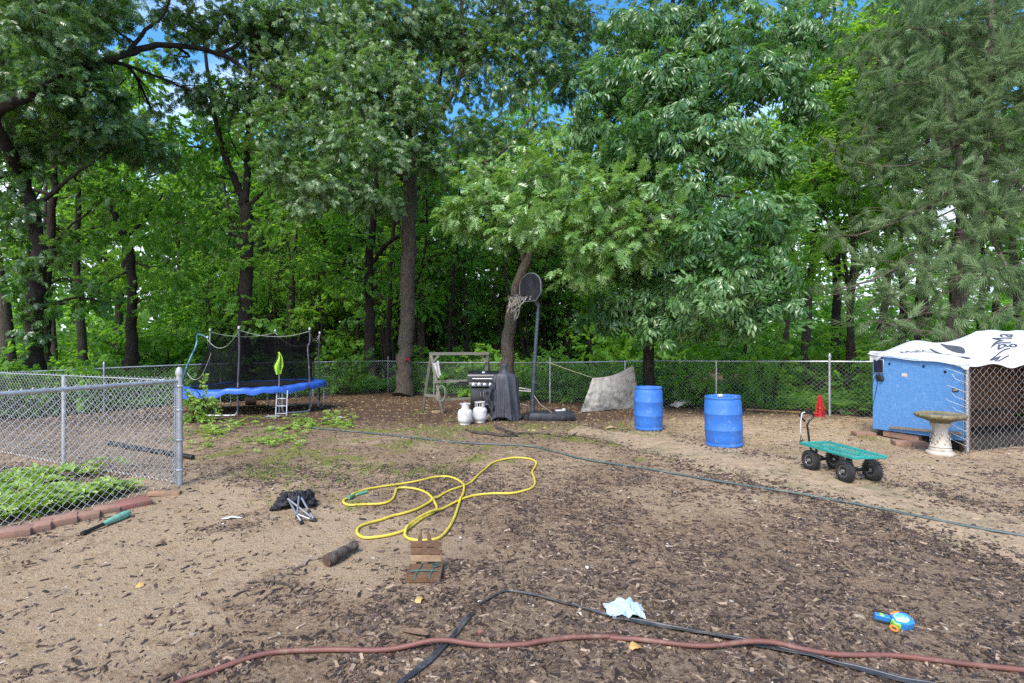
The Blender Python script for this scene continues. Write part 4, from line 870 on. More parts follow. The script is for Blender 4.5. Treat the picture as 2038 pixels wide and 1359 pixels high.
q.build('net', M('dirty_net_cord', (.33, .30, .25), (.22, .20, .16), .9), rim)

# ------------------------------------------------------------------ grill with cover, gas tanks
gx = (961-CX)/F*11.35; g = onground(gx, 11.5)
t = thing('gas_grill', 'black gas grill with four silver knobs and a closed lid', 'grill', g, -.03)
q = MB(); q.box((.0, 0, .37), (.50, .46, .60), None, .008, 2); q.box((0, 0, .05), (.52, .48, .05), None, .006); q.build('cabinet', blackmetal, t)
for sx in (-1, 1):
    q = MB(); q.box((sx*.117, -.238, .39), (.228, .018, .50), None, .006, 2); d_ = q.build('door', M('door_enamel', (.006, .006, .007), (.009, .009, .010), .28), t); q = MB(); q.tube([(sx*.03, -.262, .50), (sx*.03, -.262, .58)], .008, 8); q.build('door_handle', chrome, d_)
q = MB(); q.box((0, -.235, .735), (.56, .07, .085), rotm(-.25, 0, 0), .008, 2); cp = q.build('control_panel', M('panel_dark', (.05, .05, .052), None, .3, .4), t)
for k in range(4):
    q = MB(); q.lathe([(.034, 0), (.034, .008), (.027, .010), (.026, .032), (.02, .037), (0, .038)], 18, (-.18+k*.118, -.272, .738), rotm(PI/2-.25, 0, 0)); kn = q.build('knob', chrome, cp)
    q = MB(); q.box((-.18+k*.118, -.309, .745), (.008, .006, .04), rotm(-.25, 0, .0)); q.build('pointer', black, kn)
q = MB(); n = 14; pr = [(-.27, 0), (.27, 0)]+[(.27*math.cos(a)**.75 if math.cos(a) > 0 else -.27*abs(math.cos(a))**.75, .03+.215*math.sin(a)**.6) for a in np.linspace(.02, PI-.02, n)]
q.prism(pr, .64, (.01, .02, .775), rotm(0, 0, PI/2)); ld = q.build('lid', M('lid_enamel', (.006, .006, .007), (.010, .010, .011), .3, spec=.4, dirt=(.025, .022, .02), dscale=5), t, 50)
q = MB(); q.tube(spline([(-.20, -.235, .86), (-.20, -.30, .865), (-.17, -.305, .866), (.17, -.305, .866), (.20, -.30, .865), (.20, -.235, .86)], 4), .012, 10); q.build('handle', chrome, ld)
q = MB(); q.lathe([(.035, 0), (.035, .012), (0, .014)], 18, (.02, -.165, .985), rotm(.8, 0, 0)); q.build('thermometer', chrome, ld)
q = MB(); q.box((.02, -.185, .945), (.07, .006, .018), rotm(-.9, 0, 0)); q.build('name_plate', chrome, ld)
q = MB(); q.box((-.42, 0, .755), (.26, .44, .03), None, .008, 2); q.box((-.42, -.222, .745), (.26, .012, .05), None, .004); q.build('side_shelf', blackmetal, t)
q = MB(); q.box((.42, 0, .755), (.22, .44, .03), None, .008, 2); q.build('side_shelf', blackmetal, t)
q = MB(); q.bar((-.25, -.25, .115), (.40, -.25, .13), .02, .02); q.build('bottom_rail', M('steel_rail', (.3, .3, .3), None, .4, .7), t)
for sx in (-.2, .2):
    for sy in (-.18, .18):
        q = MB(); q.lathe([(.03, -.015), (.036, 0), (.03, .015)], 14, (sx, sy, .035), rotm(PI/2, 0, 0)); q.build('caster', black, t)
cvm = M('grey_black_vinyl', (.026, .028, .036), (.042, .045, .055), .5, 0, 5, bmp=.2, dirt=(.08, .08, .082), dscale=7, dlo=.58)
gx2 = (1004-CX)/F*11.1; t = thing('grill_cover', 'dark grey vinyl cover bunched up and draped at the right side of the grill', 'cover', onground(gx2, 11.15), 0)
prz = np.array([[.0, .30, .22], [.10, .285, .21], [.35, .27, .2], [.62, .25, .18], [.80, .245, .16], [.88, .21, .14], [.935, .10, .09], [.97, .055, .055], [1.04, .05, .05], [1.09, .06, .06], [1.11, .045, .045]])
def fn(a, b_):
    z = b_*1.11; rx = np.interp(z, prz[:, 0], prz[:, 1]); ry = np.interp(z, prz[:, 0], prz[:, 2]); th = a*2*PI
    k = 1+(.62*(float(fbm(2.2*math.cos(th)+5, 2.2*math.sin(th)+z*.35, 1.25))-.5)*(1-.3*b_)+.05*math.sin(11*th+z*5+2*math.sin(3*th)))*(1 if z < .9 else .4)
    hem = .07*math.sin(3*th+1) if b_ < .02 else 0
    return (rx*k*math.cos(th)+.02*(1-b_), ry*k*math.sin(th), z+.06+hem)
q = MB(); q.grid(fn, 110, 40, 0); q.build('drape', cvm, t, 70)
q = MB()
def fn(a, b_):
    x = -.22-.18*a+.03*math.sin(9*b_); return (x+.05*math.sin(PI*b_)*a, -.14+.05*math.sin(7*a+3*b_)-.05*a, .72-.52*b_*(1-.25*a)+.10*(1-a)*(1-b_)-.16*a*(1-b_))
q.grid(fn, 18, 18, .004); q.build('fold', cvm, t, 70)
q = MB(); q.grid(lambda a, b_: (.21+.09*a, -.05+.08*b_+.02*math.sin(9*a), .90-.03*a-.2*a*b_-.12*b_), 8, 8, .004); q.build('fold', cvm, t, 70)
for sx in (-.13, .22):
    q = MB(); q.box((sx, -.04, .07), (.05, .06, .16), rotm(0, .12*(1 if sx > 0 else -1), 0), .008); q.build('foot', bp, t)
tkm = M('white_tank_paint', (.60, .59, .57), (.50, .49, .47), .45, 0, 6, dirt=(.30, .26, .22), dscale=9, dlo=.53, dhi=.72)
for px, py, rz, hs, lab in ((924.5, 846.5, .3, False, 'left white propane tank standing in front of the grill'), (954.5, 842, 1.2, True, 'right white propane tank with a hose on its valve, touching the grill front')):
    g = G(px, py); t = thing('propane_tank', lab, 'propane tank', (g[0], g[1]+.12, float(gz(g[0], g[1]+.1))), rz, 'white propane tanks')
    q = MB(); q.lathe([(.10, 0), (.108, .004), (.108, .035), (.125, .05), (.142, .085), (.146, .12), (.146, .225), (.142, .255), (.122, .288), (.085, .31), (.03, .318), (0, .318)], 32); q.lathe([(.147, .166), (.1485, .17), (.1475, .174)], 32); q.build('body', tkm, t)
    q = MB(); R_ = .102
    for a0, a1 in ((.9, 2.2), (3.9, 5.3)):
        def fn(a, b_): th = a0+(a1-a0)*a; return (R_*math.cos(th), R_*math.sin(th), .295+b_*.115*(1 if .15 < a < .85 else .8))
        q.grid(fn, 14, 3, .004)
    q.tube([(R_*math.cos(a), R_*math.sin(a), .41) for a in np.linspace(0, 2*PI, 24, endpoint=False)], .008, 6, closed=True); q.build('collar', tkm, t)
    q = MB(); q.lathe([(.02, .315), (.02, .35), (.014, .36), (.014, .375), (.03, .38), (.03, .392), (0, .394)], 12); q.build('valve', M('brass_valve', (.35, .28, .14), None, .4, .8), t)
    if hs:
        q = MB(); q.tube(spline([(.02, 0, .35), (.1, -.12, .36), (.19, -.14, .28), (.22, -.2, .14), (.20, -.16, .03)], 6), .009, 8); q.build('gas_hose', M('grey_hose', (.3, .3, .28), None, .5), t)
g = G(974, 836); q = MB(); q.box((0, 0, .05), (.10, .05, .09), rotm(.3, .4, .5), .004); o = q.build('wood_block', M('raw_block', (.42, .34, .24), (.3, .23, .15), .8)); o.location = g; tag(o, 'small pale wooden block between the right propane tank and the grill cover', 'wood block')
t = thing('tube_frame', 'bare metal tubes of a folded frame lying behind the grill cover', 'metal frame'); q = MB(); q.tube(spline([P(1020, 770, 11.9), P(1040, 773, 11.8), P(1057, 776, 11.8)], 4), .018, 8); q.tube(spline([P(1022, 777, 12), P(1058, 779, 11.9)], 4), .016, 8); q.tube(spline([P(1028, 803, 11.8), P(1045, 806, 11.7), P(1052, 809, 11.7)], 4), .016, 8); q.tube(spline([P(1028, 810, 11.7), P(1042, 813, 11.6)], 4), .014, 8)
q.tube([P(1024, 770, 11.9), G(1024, 826)], .014, 8); q.build('tubes', M('dull_tube', (.32, .30, .27), None, .5, .3), t)

# ------------------------------------------------------------------ old wooden swing frame
t = thing('swing_frame', 'weathered grey wooden A-frame swing stand left of the grill', 'swing frame')
wg = M('weathered_grey_wood', (.19, .175, .14), (.11, .10, .078), .9, 0, 5, (7, 7, 2), bmp=.4, dirt=(.15, .17, .10), dscale=5)
ap = P(858, 706, 12.7); ap2 = P(970, 705, 13.2)
l1, l2 = G(839, 818), G(881, 822); l1[1] += .2
for a, b_ in ((ap, l1), (ap, l2), (ap2, G(965, 815)), (ap2, np.array([ap2[0]+.15, 13.9, float(gz(0, 13.9))]))):
    q = MB(); q.bar(a, b_, .062, .040, (0, 1, 0), .004); q.build('leg', wg, t)
q = MB(); q.bar(ap+np.array([-.04, 0, .02]), ap2+np.array([.04, 0, .02]), .05, .07, (0, 0, 1), .004); q.build('top_beam', wg, t)
q = MB(); q.bar(ap+np.array([.03, -.02, -.18]), ap+np.array([.18, 0, -.02]), .04, .05); q.bar(ap2+np.array([-.03, 0, -.2]), ap2+np.array([-.16, 0, -.02]), .04, .05); q.build('corner_brace', wg, t)
q = MB()
m1 = l1*.40+ap*.60; m2 = l2*.40+ap*.60
q.bar(l1*.72+ap*.28, l2*.72+ap*.28, .05, .06); q.bar(P(862, 760, 12.6), P(945, 757, 12.7), .05, .06); q.bar(P(866, 796, 12.4), P(945, 792, 12.6), .04, .05); q.build('crossbar', wg, t)
q = MB(); c_ = P(878, 783, 12.3)
for k in range(2): q.tube([c_+np.array([(.09+.02*k)*math.cos(a), .05*math.sin(a)+.03*k, (.17+.02*k)*math.sin(a)-.02*k]) for a in np.linspace(0, 2*PI, 24, endpoint=False)], .012, 7, closed=True)
tag(q.build('hose_coil', M('dull_hose', (.17, .17, .12), None, .6)), 'dull grey-green hose coil hanging on the wooden swing stand', 'hose')
c_ = P(866, 738, 12.35); q = MB(); q.grid(lambda a, b_: c_+np.array([.15*(a-.5)*(1-.45*b_)+.10*b_, .04*math.sin(a*9+b_*3), .2-.33*b_-.03*math.sin(a*5)]), 16, 16, .004)
tag(q.build('white_cloth', M('white_rag', (.58, .57, .54), (.42, .41, .38), .85, bmp=.2), None, 70), 'white cloth hanging on the front leg of the wooden swing stand', 'cloth')
g = G(868, 822); q = MB(); q.box((0, 0, .03), (.20, .10, .05), rotm(0, 0, .5), .006); o = q.build('wood_scrap', M('tan_plank', (.36, .25, .14), (.27, .18, .10), .85)); o.location = g; tag(o, 'short tan plank scrap at the foot of the swing stand', 'plank')

# ------------------------------------------------------------------ trampoline
tc = np.array([-6.42, 13.40]); R0 = 1.72; BZ = .63
t = thing('trampoline', 'round trampoline with blue spring pad and sagging black safety net', 'trampoline', onground(*tc), 0); t.scale = (.95, .95, 1)
gl = lambda x, y: float(gz(tc[0]+x, tc[1]+y))-float(t.location.z)
def bz(a, r=R0): return BZ+.034*r*math.cos(a)+.004*math.sin(a)
q = MB(); q.tube([(R0*math.cos(a), R0*math.sin(a), bz(a)-.03) for a in np.linspace(0, 2*PI, 48, endpoint=False)], .022, 8, closed=True); q.build('ring', galv, t)
dg_ = math.radians
for k in range(6):
    a0 = dg_(-104+k*60); a1 = dg_(-76+k*60); p0 = np.array([R0*math.cos(a0), R0*math.sin(a0)]); p1 = np.array([R0*math.cos(a1), R0*math.sin(a1)]); d = (p1-p0)/np.linalg.norm(p1-p0)
    z0, z1 = gl(*p0)+.02, gl(*p1)+.02
    q = MB(); q.tube(spline([(*p0, bz(a0)-.03), (*p0, .30), (*p0, z0+.12), (*(p0+d*.04), z0+.03), (*(p0+d*.13), z0), (*(p1-d*.13), z1), (*(p1-d*.04), z1+.03), (*p1, z1+.12), (*p1, .30), (*p1, bz(a1)-.03)], 5), .020, 10); q.build('leg', galv, t)
padm = M('blue_pad_vinyl', (.025, .10, .46), (.035, .14, .55), .4, 0, 4, bmp=.15, dirt=(.10, .16, .40), dscale=5, dlo=.55)
def fn(a, b_):
    th = a*2*PI; pr_ = [(1.42, .012), (1.55, .022), (1.70, .022), (1.775, .0), (1.79, -.05), (1.79, -.11)]; i = b_*5; k = min(int(i), 4); f = i-k; r = pr_[k][0]*(1-f)+pr_[k+1][0]*f; z = pr_[k][1]*(1-f)+pr_[k+1][1]*f
    w = .018*math.sin(13*th+1)+.014*math.sin(29*th)+.02*math.sin(5*th+2); return (r*math.cos(th)*(1+.004*math.sin(40*th)), r*math.sin(th), bz(th, r)+z+w*(.25+b_)-.03*b_*max(0, math.sin(3*th+1)))
q = MB(); q.grid(fn, 160, 10, .006); q.build('spring_pad', padm, t, 70)
q = MB(); q.lathe([(1.44, 0), (.8, -.015), (0, -.02)], 40); o = q.build('jumping_mat', M('black_mesh_fabric', (.012, .012, .013), None, .8), t); o.rotation_euler = (0, -.034, 0); o.location = (0, 0, BZ+.004)
nm2, nt, b = newmat('black_net'); b.inputs['Base Color'].default_value = (.003, .003, .004, 1); b.inputs['Specular IOR Level'].default_value = .1; b.inputs['Roughness'].default_value = .9
tr = nt.nodes.new('ShaderNodeBsdfTransparent'); mx = nt.nodes.new('ShaderNodeMixShader'); mx.inputs[0].default_value = .62
nt.links.new(tr.outputs[0], mx.inputs[1]); nt.links.new(b.outputs[0], mx.inputs[2]); nt.links.new(mx.outputs[0], nt.nodes['Material Output'].inputs['Surface'])
pa = [-76, -18, 40, 98, 156, 192]; tops = []
pfm = M('pole_foam', (.035, .037, .045), (.06, .06, .07), .6, 0, 5, dirt=(.2, .2, .22), dscale=3)
for k, a in enumerate(pa):
    a_ = dg_(a); x, y = (R0+.02)*math.cos(a_), (R0+.02)*math.sin(a_); h = BZ+1.43
    if k == 5: pts = [(x, y, .1), (x-.0, y, .55), (x+.10, y+.05, 1.05), (x+.33, y+.10, 1.62), (x+.37, y+.1, 1.88), (x+.62, y+.1, 1.80)]; h = 1.9
    elif k in (1,): pts = [(x, y, .1), (x, y, .6), (x-.02, y, 1.1), (x-.05, y, 1.55), (x-.0, y, 1.7), (x, y, 2.0)]
    elif k in (2,): pts = [(x-.03, y, .1), (x-.03, y, .8), (x-.05, y, 1.5), (x-.02, y, 1.93)]
    else: pts = [(x, y, .1), (x+.01, y, .8), (x+.04, y, 1.5), (x+.03, y, 2.0)]
    q = MB(); q.tube(spline(pts, 6), .021, 10); pm_ = pfm if k != 5 else M('teal_pole_sleeve', (.02, .10, .14), (.22, .42, .50), .5, 0, 3, (1, 1, .5), lo=.5, hi=.6)
    po = q.build('net_pole', pm_, t); tops.append(np.array(pts[-1]))
    q = MB(); q.lathe([(.026, 0), (.028, .02), (.02, .05), (0, .06)], 10, tops[-1]+np.array([0, 0, -.01])); q.build('pole_cap', M('pale_cap', (.5, .5, .52), None, .5), po)
q = MB(); x, y = R0*math.cos(dg_(-46)), R0*math.sin(dg_(-46)); q.tube([(x, y-.02, .1), (x, y-.02, 1.35)], .017, 8); q.build('net_pole', M('bare_pole', (.22, .23, .25), None, .4, .5), t)
q = MB()
for k in range(6):
    A, B = tops[k], tops[(k+1) % 6]; a0 = dg_(pa[k]); a1 = dg_(pa[(k+1) % 6]+(360 if k == 5 else 0))
    sag = (.16, .22, .15, .15, .25, .38)[k]
    def fn(u, v):
        th = a0+(a1-a0)*u; bot = np.array([1.47*math.cos(th), 1.47*math.sin(th), bz(th, 1.47)+.01]); top = A*(1-u)+B*u; top = top*np.array([.96, .96, 1])-np.array([0, 0, .06+sag*4*u*(1-u)])
        p = bot*(1-v)+top*v; w = .05*math.sin(u*13+k)*v*(1-v)*3; return p*np.array([1+w*.3, 1+w*.3, 1])
    q.grid(fn, 24, 12)
q.build('safety_net', nm2, t, 80)
q = MB()
for k in range(6):
    A, B = tops[k], tops[(k+1) % 6]; sag = (.14, .20, .35, .12, .3, .30)[k]
    q.tube([A*(1-u)+B*u-np.array([0, 0, .04+sag*4*u*(1-u)]) for u in np.linspace(0, 1, 14)], .006, 5)
q.tube([np.array([-1.52, -.4, .95])*(1-u)+np.array([-.30, -1.5, 1.45])*u-np.array([0, 0, .35*4*u*(1-u)]) for u in np.linspace(0, 1, 16)], .007, 5)
q.build('net_cord', M('pale_cord', (.42, .43, .36), None, .7), t)
lx, ly = R0*math.cos(dg_(-43)), R0*math.sin(dg_(-43))-.06; ld = thing('ladder', 'narrow three-rung metal ladder leaning on the front of the trampoline', 'ladder', (tc[0]+lx-.02, tc[1]+ly, float(gz(*tc))))
q = MB()
for sx in (-1, 1): q.tube([(sx*.12+.02+.02, -.20, 0), (sx*.12-.015, .0, .60)], .013, 8)
q.build('rails', galv, ld)
for k in range(3):
    f = .17+k*.27; q = MB(); q.box((.03-.045*f, -.20+.2*f, .60*f), (.25, .035, .02), None, .004); q.build('rung', galv, ld)
c_ = np.array([tc[0]+1.14, tc[1]-1.36, 1.62]); c_ = P(553, 702, 11.95); q = MB()
def fn(a, b_):
    w = .02+.115*min(1, b_*1.5)*(1 if b_ < .72 else 1-(b_-.72)*1.5); sk = .10*(b_-.5)*0
    return c_+np.array([.02+w*(a-.5)*1.7+.02*math.sin(6*b_), .05*math.sin(a*8+b_*2)*b_, .02-.46*b_-.06*math.sin(PI*a)*max(0, b_-.75)*3])
q.grid(fn, 22, 22, .004); o = q.build('green_cloth', M('lime_fabric', (.30, .52, .03), (.24, .44, .02), .75), None, 70); tag(o, 'lime green cloth with black edges hung on a pole of the trampoline', 'cloth')
q = MB(); q.tube([fn(0.02, b_)-np.array([0, .012, 0]) for b_ in np.linspace(.05, .95, 12)], .012, 6); q.tube([fn(.72, b_)-np.array([0, .02, 0]) for b_ in np.linspace(.12, .85, 12)], .008, 6); q.build('black_piping', black, o)
g = G(457, 812); q = MB(); a = np.array([g[0]-.18, g[1]+1.2, float(gz(g[0], g[1]+1.2))+.10]); q.tube([a, a+np.array([.25, .12, 0])], [.11, .115], 16)
tl = thing('log', 'short dark log with a reddish cut end lying under the trampoline', 'log'); q.build('trunk', bark('wet_bark', (.05, .035, .025), (.025, .018, .014)), tl); q = MB(); q.lathe([(.10, 0), (.10, .01), (0, .012)], 16, a, np.stack(basis((-1, -.5, 0)), 1)); q.build('cut_end', M('red_heartwood', (.16, .06, .03), (.10, .04, .02), .8), tl)
g = G(545, 830); q = MB(); q.box((0, 0, .02), (.30, .16, .03), rotm(0, 0, .1), .006); o = q.build('grey_slab', M('grey_stone', (.22, .23, .22), (.15, .15, .14), .9)); o.location = g; tag(o, 'flat grey stone slab on the ground at the foot of the ladder', 'slab')
# odds and ends
def scrap(name, label, cat, px, py, sx, sy, hgt, mat, rz, sd):
    g = G(px, py); q = MB(); q.grid(lambda u, v: (sx*(u-.5)*(1-.5*abs(v-.5)), sy*(v-.5)*(.6+.8*float(vnoise(u*3+sd, 1.5))), .006+hgt*(.3+float(fbm(u*2+sd, v*2, 2)))*math.sin(PI*min(1, max(0, u)))), 12, 8, .002); o = q.build(name, mat, None, 70); o.location = g; o.rotation_euler = (0, 0, rz); return tag(o, label, cat)
yl = M('tan_leaf', (.50, .31, .10), (.36, .21, .07), .7, scale=20); wh = M('white_scrap_paper', (.55, .53, .50), (.42, .40, .37), .8)
scrap('dry_leaf', 'orange-tan dry leaf just under the red hose right of the torn edging', 'leaf', 1264, 1290, .075, .05, .018, yl, .4, 1)
scrap('dry_leaf', 'pale tan curled leaf on the mulch below the wooden slat chair', 'leaf', 835, 1197, .07, .05, .022, yl, 1.2, 4)
scrap('dry_leaf', 'small tan leaf beside the twig on the sand left of the short log', 'leaf', 278, 1167, .07, .04, .02, yl, 2.2, 7)
scrap('white_scrap', 'thin strip of white scrap on the soil left of the folded camp chair', 'scrap', 462, 1032, .19, .05, .012, wh, .15, 2)
scrap('bark_piece', 'small chunk of brown bark on the bare sand right of the red bricks', 'bark', 320, 1085, .085, .06, .035, barkm, .3, 9)
scrap('white_scrap', 'little white litter scraps on the ground right of the trampoline ladder', 'scrap', 672, 831, .24, .10, .02, wh, .0, 5)
q = MB(); q.tube(spline([P(1087, 719, 13.6), P(1130, 735, 13.3), P(1178, 751, 13.05)], 6), .006, 5); tag(q.build('cord', M('pale_rope', (.42, .40, .24), None, .8)), 'thin pale cord stretched from the fence rail down to the grey tarp', 'cord')
# black pipe in the pen
p = spline([np.array(G(*a))+np.array([0, 0, .035]) for a in ((215, 886), (240, 890), (300, 901), (345, 908), (384, 915))], 9); q = MB(); rad = [.036 if i % 2 else .030 for i in range(len(p)*2)]; q.tube(spline(p, 2), rad[:len(p)*2-1], 10)
tag(q.build('drain_pipe', black), 'black corrugated drain pipe lying behind the pen fence corner', 'pipe')
# ================================================================== TREES
def leaf_oak(L, W, fold=.25):
    """pointed-lobed leaf along +x: triangles"""
    m = [(0, 0, 0), (.28*L, 0, -.02*L), (.55*L, 0, -.04*L), (.78*L, 0, -.08*L)]
    tips = [(.40*L, .42*W), (.70*L, .55*W), (.90*L, .34*W)]; v = list(m); f = []
    for i, (x, y) in enumerate(tips):
        for s in (1, -1):
            v.append((x, s*y, fold*y-.10*L*(x/L)**2)); k = len(v)-1; f.append((i, i+1, k) if s < 0 else (i+1, i, k))
    v.append((L, 0, -.16*L)); k = len(v)-1; a = len(v); v += [(.8*L, .10*W, -.07*L), (.8*L, -.10*W, -.07*L)]; f += [(3, k, a), (3, a+1, k), (2, 3, a), (3, 2, a+1)]
    return np.array(v, float), f
def leaf_ovate(L, W, fold=.2, droop=.15):
    v = [(0, 0, 0), (.3*L, .42*W, fold*W*.4), (.68*L, .36*W, fold*W*.3-droop*L*.4), (L, 0, -droop*L), (.68*L, -.36*W, fold*W*.3-droop*L*.4), (.3*L, -.42*W, fold*W*.4), (.5*L, 0, -droop*L*.25)]
    return np.array(v, float), [(0, 6, 1), (1, 6, 2), (2, 6, 3), (0, 5, 6), (5, 4, 6), (4, 3, 6)]
def Rm(ax, a):
    return np.array(Matrix.Rotation(a, 3, ax))
def assemble(items):
    V, Fs, ids = [], [], []; o = 0
    for i, (v, f) in enumerate(items):
        V.append(v); Fs += [tuple(k+o for k in q) for q in f]; ids += [i]*len(v); o += len(v)
    return np.concatenate(V), np.array(Fs), np.array(ids)
def spray(kind, seed):
    """a leafy twig along +x with z up"""
    r = random.Random(seed); it = []
    if kind == 'oak':
        for k in range(9):
            v, f = leaf_oak(r.uniform(.15, .21), r.uniform(.12, .16), r.uniform(.1, .45)); x = .05+.20*(k/8)
            yaw = (k % 2*2-1)*r.uniform(.5, 1.5)*(1.15-.8*k/8); m = Rm('Z', yaw) @ Rm('Y', r.uniform(-.1, .75)) @ Rm('X', r.uniform(-.6, .6))
            it.append((v @ m.T+np.array([x, 0, r.uniform(-.02, .03)]), f))
    elif kind == 'hickory':
        for k in range(4):
            yaw = (k-1.5)*.8+r.uniform(-.2, .2); pitch = r.uniform(.15, .6); B = Rm('Z', yaw) @ Rm('Y', pitch)
            for j in range(6):
                L = r.uniform(.13, .19); v, f = leaf_ovate(L, L*.40, .3, .22)
                if j == 5: m = Rm('Y', .45)
                else: m = Rm('Z', (j % 2*2-1)*r.uniform(.7, 1.05)) @ Rm('Y', r.uniform(.25, .75)) @ Rm('X', r.uniform(-.3, .3))
                it.append(((v @ m.T+np.array([.10+.055*(j//2+(1 if j == 5 else 0)), 0, -.012*j])) @ B.T+np.array([.04*k, 0, 0]), f))
    elif kind == 'maple':
        for k in range(8):
            L = r.uniform(.11, .16); v, f = leaf_ovate(L, L*.85, .15, .2); x = .04+.24*(k/7)
            m = Rm('Z', (k % 2*2-1)*r.uniform(.5, 1.2)*(1.1-.8*k/7)) @ Rm('Y', r.uniform(-.05, .6)) @ Rm('X', r.uniform(-.35, .35))
            it.append((v @ m.T+np.array([x, 0, r.uniform(-.02, .02)]), f))
    elif kind == 'small':
        for k in range(10):
            L = r.uniform(.065, .10); v, f = leaf_ovate(L, L*.6, .2, .15); x = .03+.24*(k/9)
            m = Rm('Z', (k % 2*2-1)*r.uniform(.5, 1.2)) @ Rm('Y', r.uniform(-.3, .5)) @ Rm('X', r.uniform(-.5, .5))
            it.append((v @ m.T+np.array([x, 0, r.uniform(-.02, .03)]), f))
    elif kind == 'pine':
        for k in range(46):
            x = .20*(k/45)**1.3; a = k*2.4; sp = r.uniform(.45, .95)*(1.0-.4*k/45); L = r.uniform(.10, .15)
            d = np.array([math.cos(sp), math.sin(sp)*math.cos(a), math.sin(sp)*math.sin(a)]); s_, t_, _ = basis(d); w = .0062
            b0 = np.array([x, 0, 0]); bend = np.array([0, 0, -.018])
            it.append((np.array([b0-s_*w, b0+s_*w, b0+d*L+bend]), [(0, 1, 2)]))
    return assemble(it)
SPR = {k: [spray(k, 100+i) for i in range(3)] for k in ('oak', 'hickory', 'maple', 'small', 'pine')}
def sprays_mesh(name, kind, pos, fwd, mat, parent, seed, smin=.85, smax=1.25, tbase=None, roll=.5):
    """pos (n,3) and forward directions (n,3) -> one crown mesh"""
    r = np.random.default_rng(seed); n = len(pos); parts = []; tones = []; sel = r.integers(0, 3, n)
    tb = r.random(n) if tbase is None else tbase
    for k in range(3):
        i = np.where(sel == k)[0]
        if not len(i): continue
        tv, tf, tid = SPR[kind][k]
        d = fwd[i]; d = d/(np.linalg.norm(d, axis=1)[:, None]+1e-9)
        up = np.stack([r.normal(0, roll, len(i)), r.normal(0, roll, len(i)), np.ones(len(i))], -1)
        s = np.cross(up, d); s /= np.linalg.norm(s, axis=1)[:, None]+1e-9; u = np.cross(d, s)
        m = np.stack([d, s, u], -1)*(smin+(smax-smin)*r.random(len(i)))[:, None, None]
        tn = np.clip(.55*tb[i][:, None]+.45*r.random((len(i), tid.max()+1)), 0, 1)
        V, Fa, to = scatter(tv, tf, tid, m, pos[i], tn); parts.append((V, Fa)); tones.append(to)
    V, Fa = joinbig(parts)
    return bigmesh(name, V, Fa, mat, parent, np.concatenate(tones))
SA = dict(oak=.075, hickory=.105, maple=.085, small=.045, pine=.035)     # leaf area of one spray, m2
def make_tree(name, label, stems, blobs, kind, leaf, bark_m, group=None, seed=1, dens=1.0, smin=.85, smax=1.25, origin=None, droop=.35, cat='tree', tonejit=.5, twigs=.5, sub=7, trunkname='trunk', crownname='crown', flare=1.0):
    """stems: [(points, r0, r1)]; blobs: [(centre, (rx, ry, rz), factor)]"""
    r = np.random.default_rng(seed)
    o = np.array(origin if origin is not None else stems[0][0][0], float)
    t = thing(name, label, cat, o, group=group)
    q = MB(); SK, SR = [], []
    for k, (pts, r0, r1) in enumerate(stems):
        p = spline(pts, 6)-o; n = len(p); w = np.linspace(0, 1, n)
        p[1:-1] += r.normal(0, .10*r1+.012, (n-2, 3)); rad = r0*(1-w)+r1*w
        if k == 0 and flare: rad = rad*(1+.55*flare*np.exp(-np.arange(n)*.55))
        q.tube(p, rad, 14 if r0 > .12 else 8, cap=True); SK.append(p); SR.append(rad)
    SKa = np.concatenate(SK); SRa = np.concatenate(SR)
    pos, fwd, tb = [], [], []
    for c, rad, fac in blobs:
        c = np.array(c, float)-o; rad = np.array(rad, float)
        cost = np.linalg.norm(SKa-c, axis=1)+1.2*np.maximum(0, SKa[:, 2]-c[2]+.2)
        i = int(np.argmin(cost)); a = SKa[i]; L = np.linalg.norm(c-a); r0 = min(.62*SRa[i], .012+.022*L)
        mid = (a+c)/2+r.normal(0, .10*L, 3)+np.array([0, 0, .10*L]); br = spline([a, mid, c], 6); q.tube(br, [r0, r0*.45], 7, cap=False)
        subs = [br[3:]]
        for _ in range(sub):
            d = r.normal(0, 1, 3); d /= np.linalg.norm(d); e = c+d*rad*r.uniform(.6, 1.0); b0 = br[r.integers(3, len(br))]
            sbp = spline([b0, (b0+e)/2+r.normal(0, .08, 3)*np.linalg.norm(e-b0)+np.array([0, 0, .06]), e], 4); q.tube(sbp, [max(.006, r0*.4), .005], 5, cap=False); subs.append(sbp)
        allp = np.concatenate(subs)
        n = max(6, int(dens*fac*2.4*PI*rad[0]*rad[2]/SA[kind]))
        d = r.normal(0, 1, (n, 3)); d /= np.linalg.norm(d, axis=1)[:, None]; rr = r.random(n)**.45
        pp = c+d*rr[:, None]*rad*(1+.25*r.normal(0, 1, (n, 1))*.6)
        # draw the sprays toward the twigs so that the crown has gaps and clumps
        near = allp[np.argmin(((pp[:, None]-allp[None])**2).sum(-1), 1)]
        pull = r.random((n, 1))*.45; pp = pp*(1-pull)+near*pull
        pos.append(pp); dv = (pp-near); dv /= np.linalg.norm(dv, axis=1)[:, None]+1e-6
        out = (pp-c)/rad; fwd.append(.6*dv+.5*out+r.normal(0, .35, (n, 3))+np.array([0, 0, -droop])); tb.append(np.clip(r.normal(.5, tonejit*.5)+r.normal(0, .18, n), 0, 1))
        if twigs:
            for j in np.where(r.random(n) < twigs*.25)[0]: q.tube([near[j], (near[j]+pp[j])/2+np.array([0, 0, .02]), pp[j]], .0045, 3, cap=False)
    tr_ = q.build(trunkname, bark_m, t, 60)
    if blobs: sprays_mesh(crownname, kind, np.concatenate(pos), np.concatenate(fwd), leaf, t, seed+50, smin, smax, np.concatenate(tb))
    return t
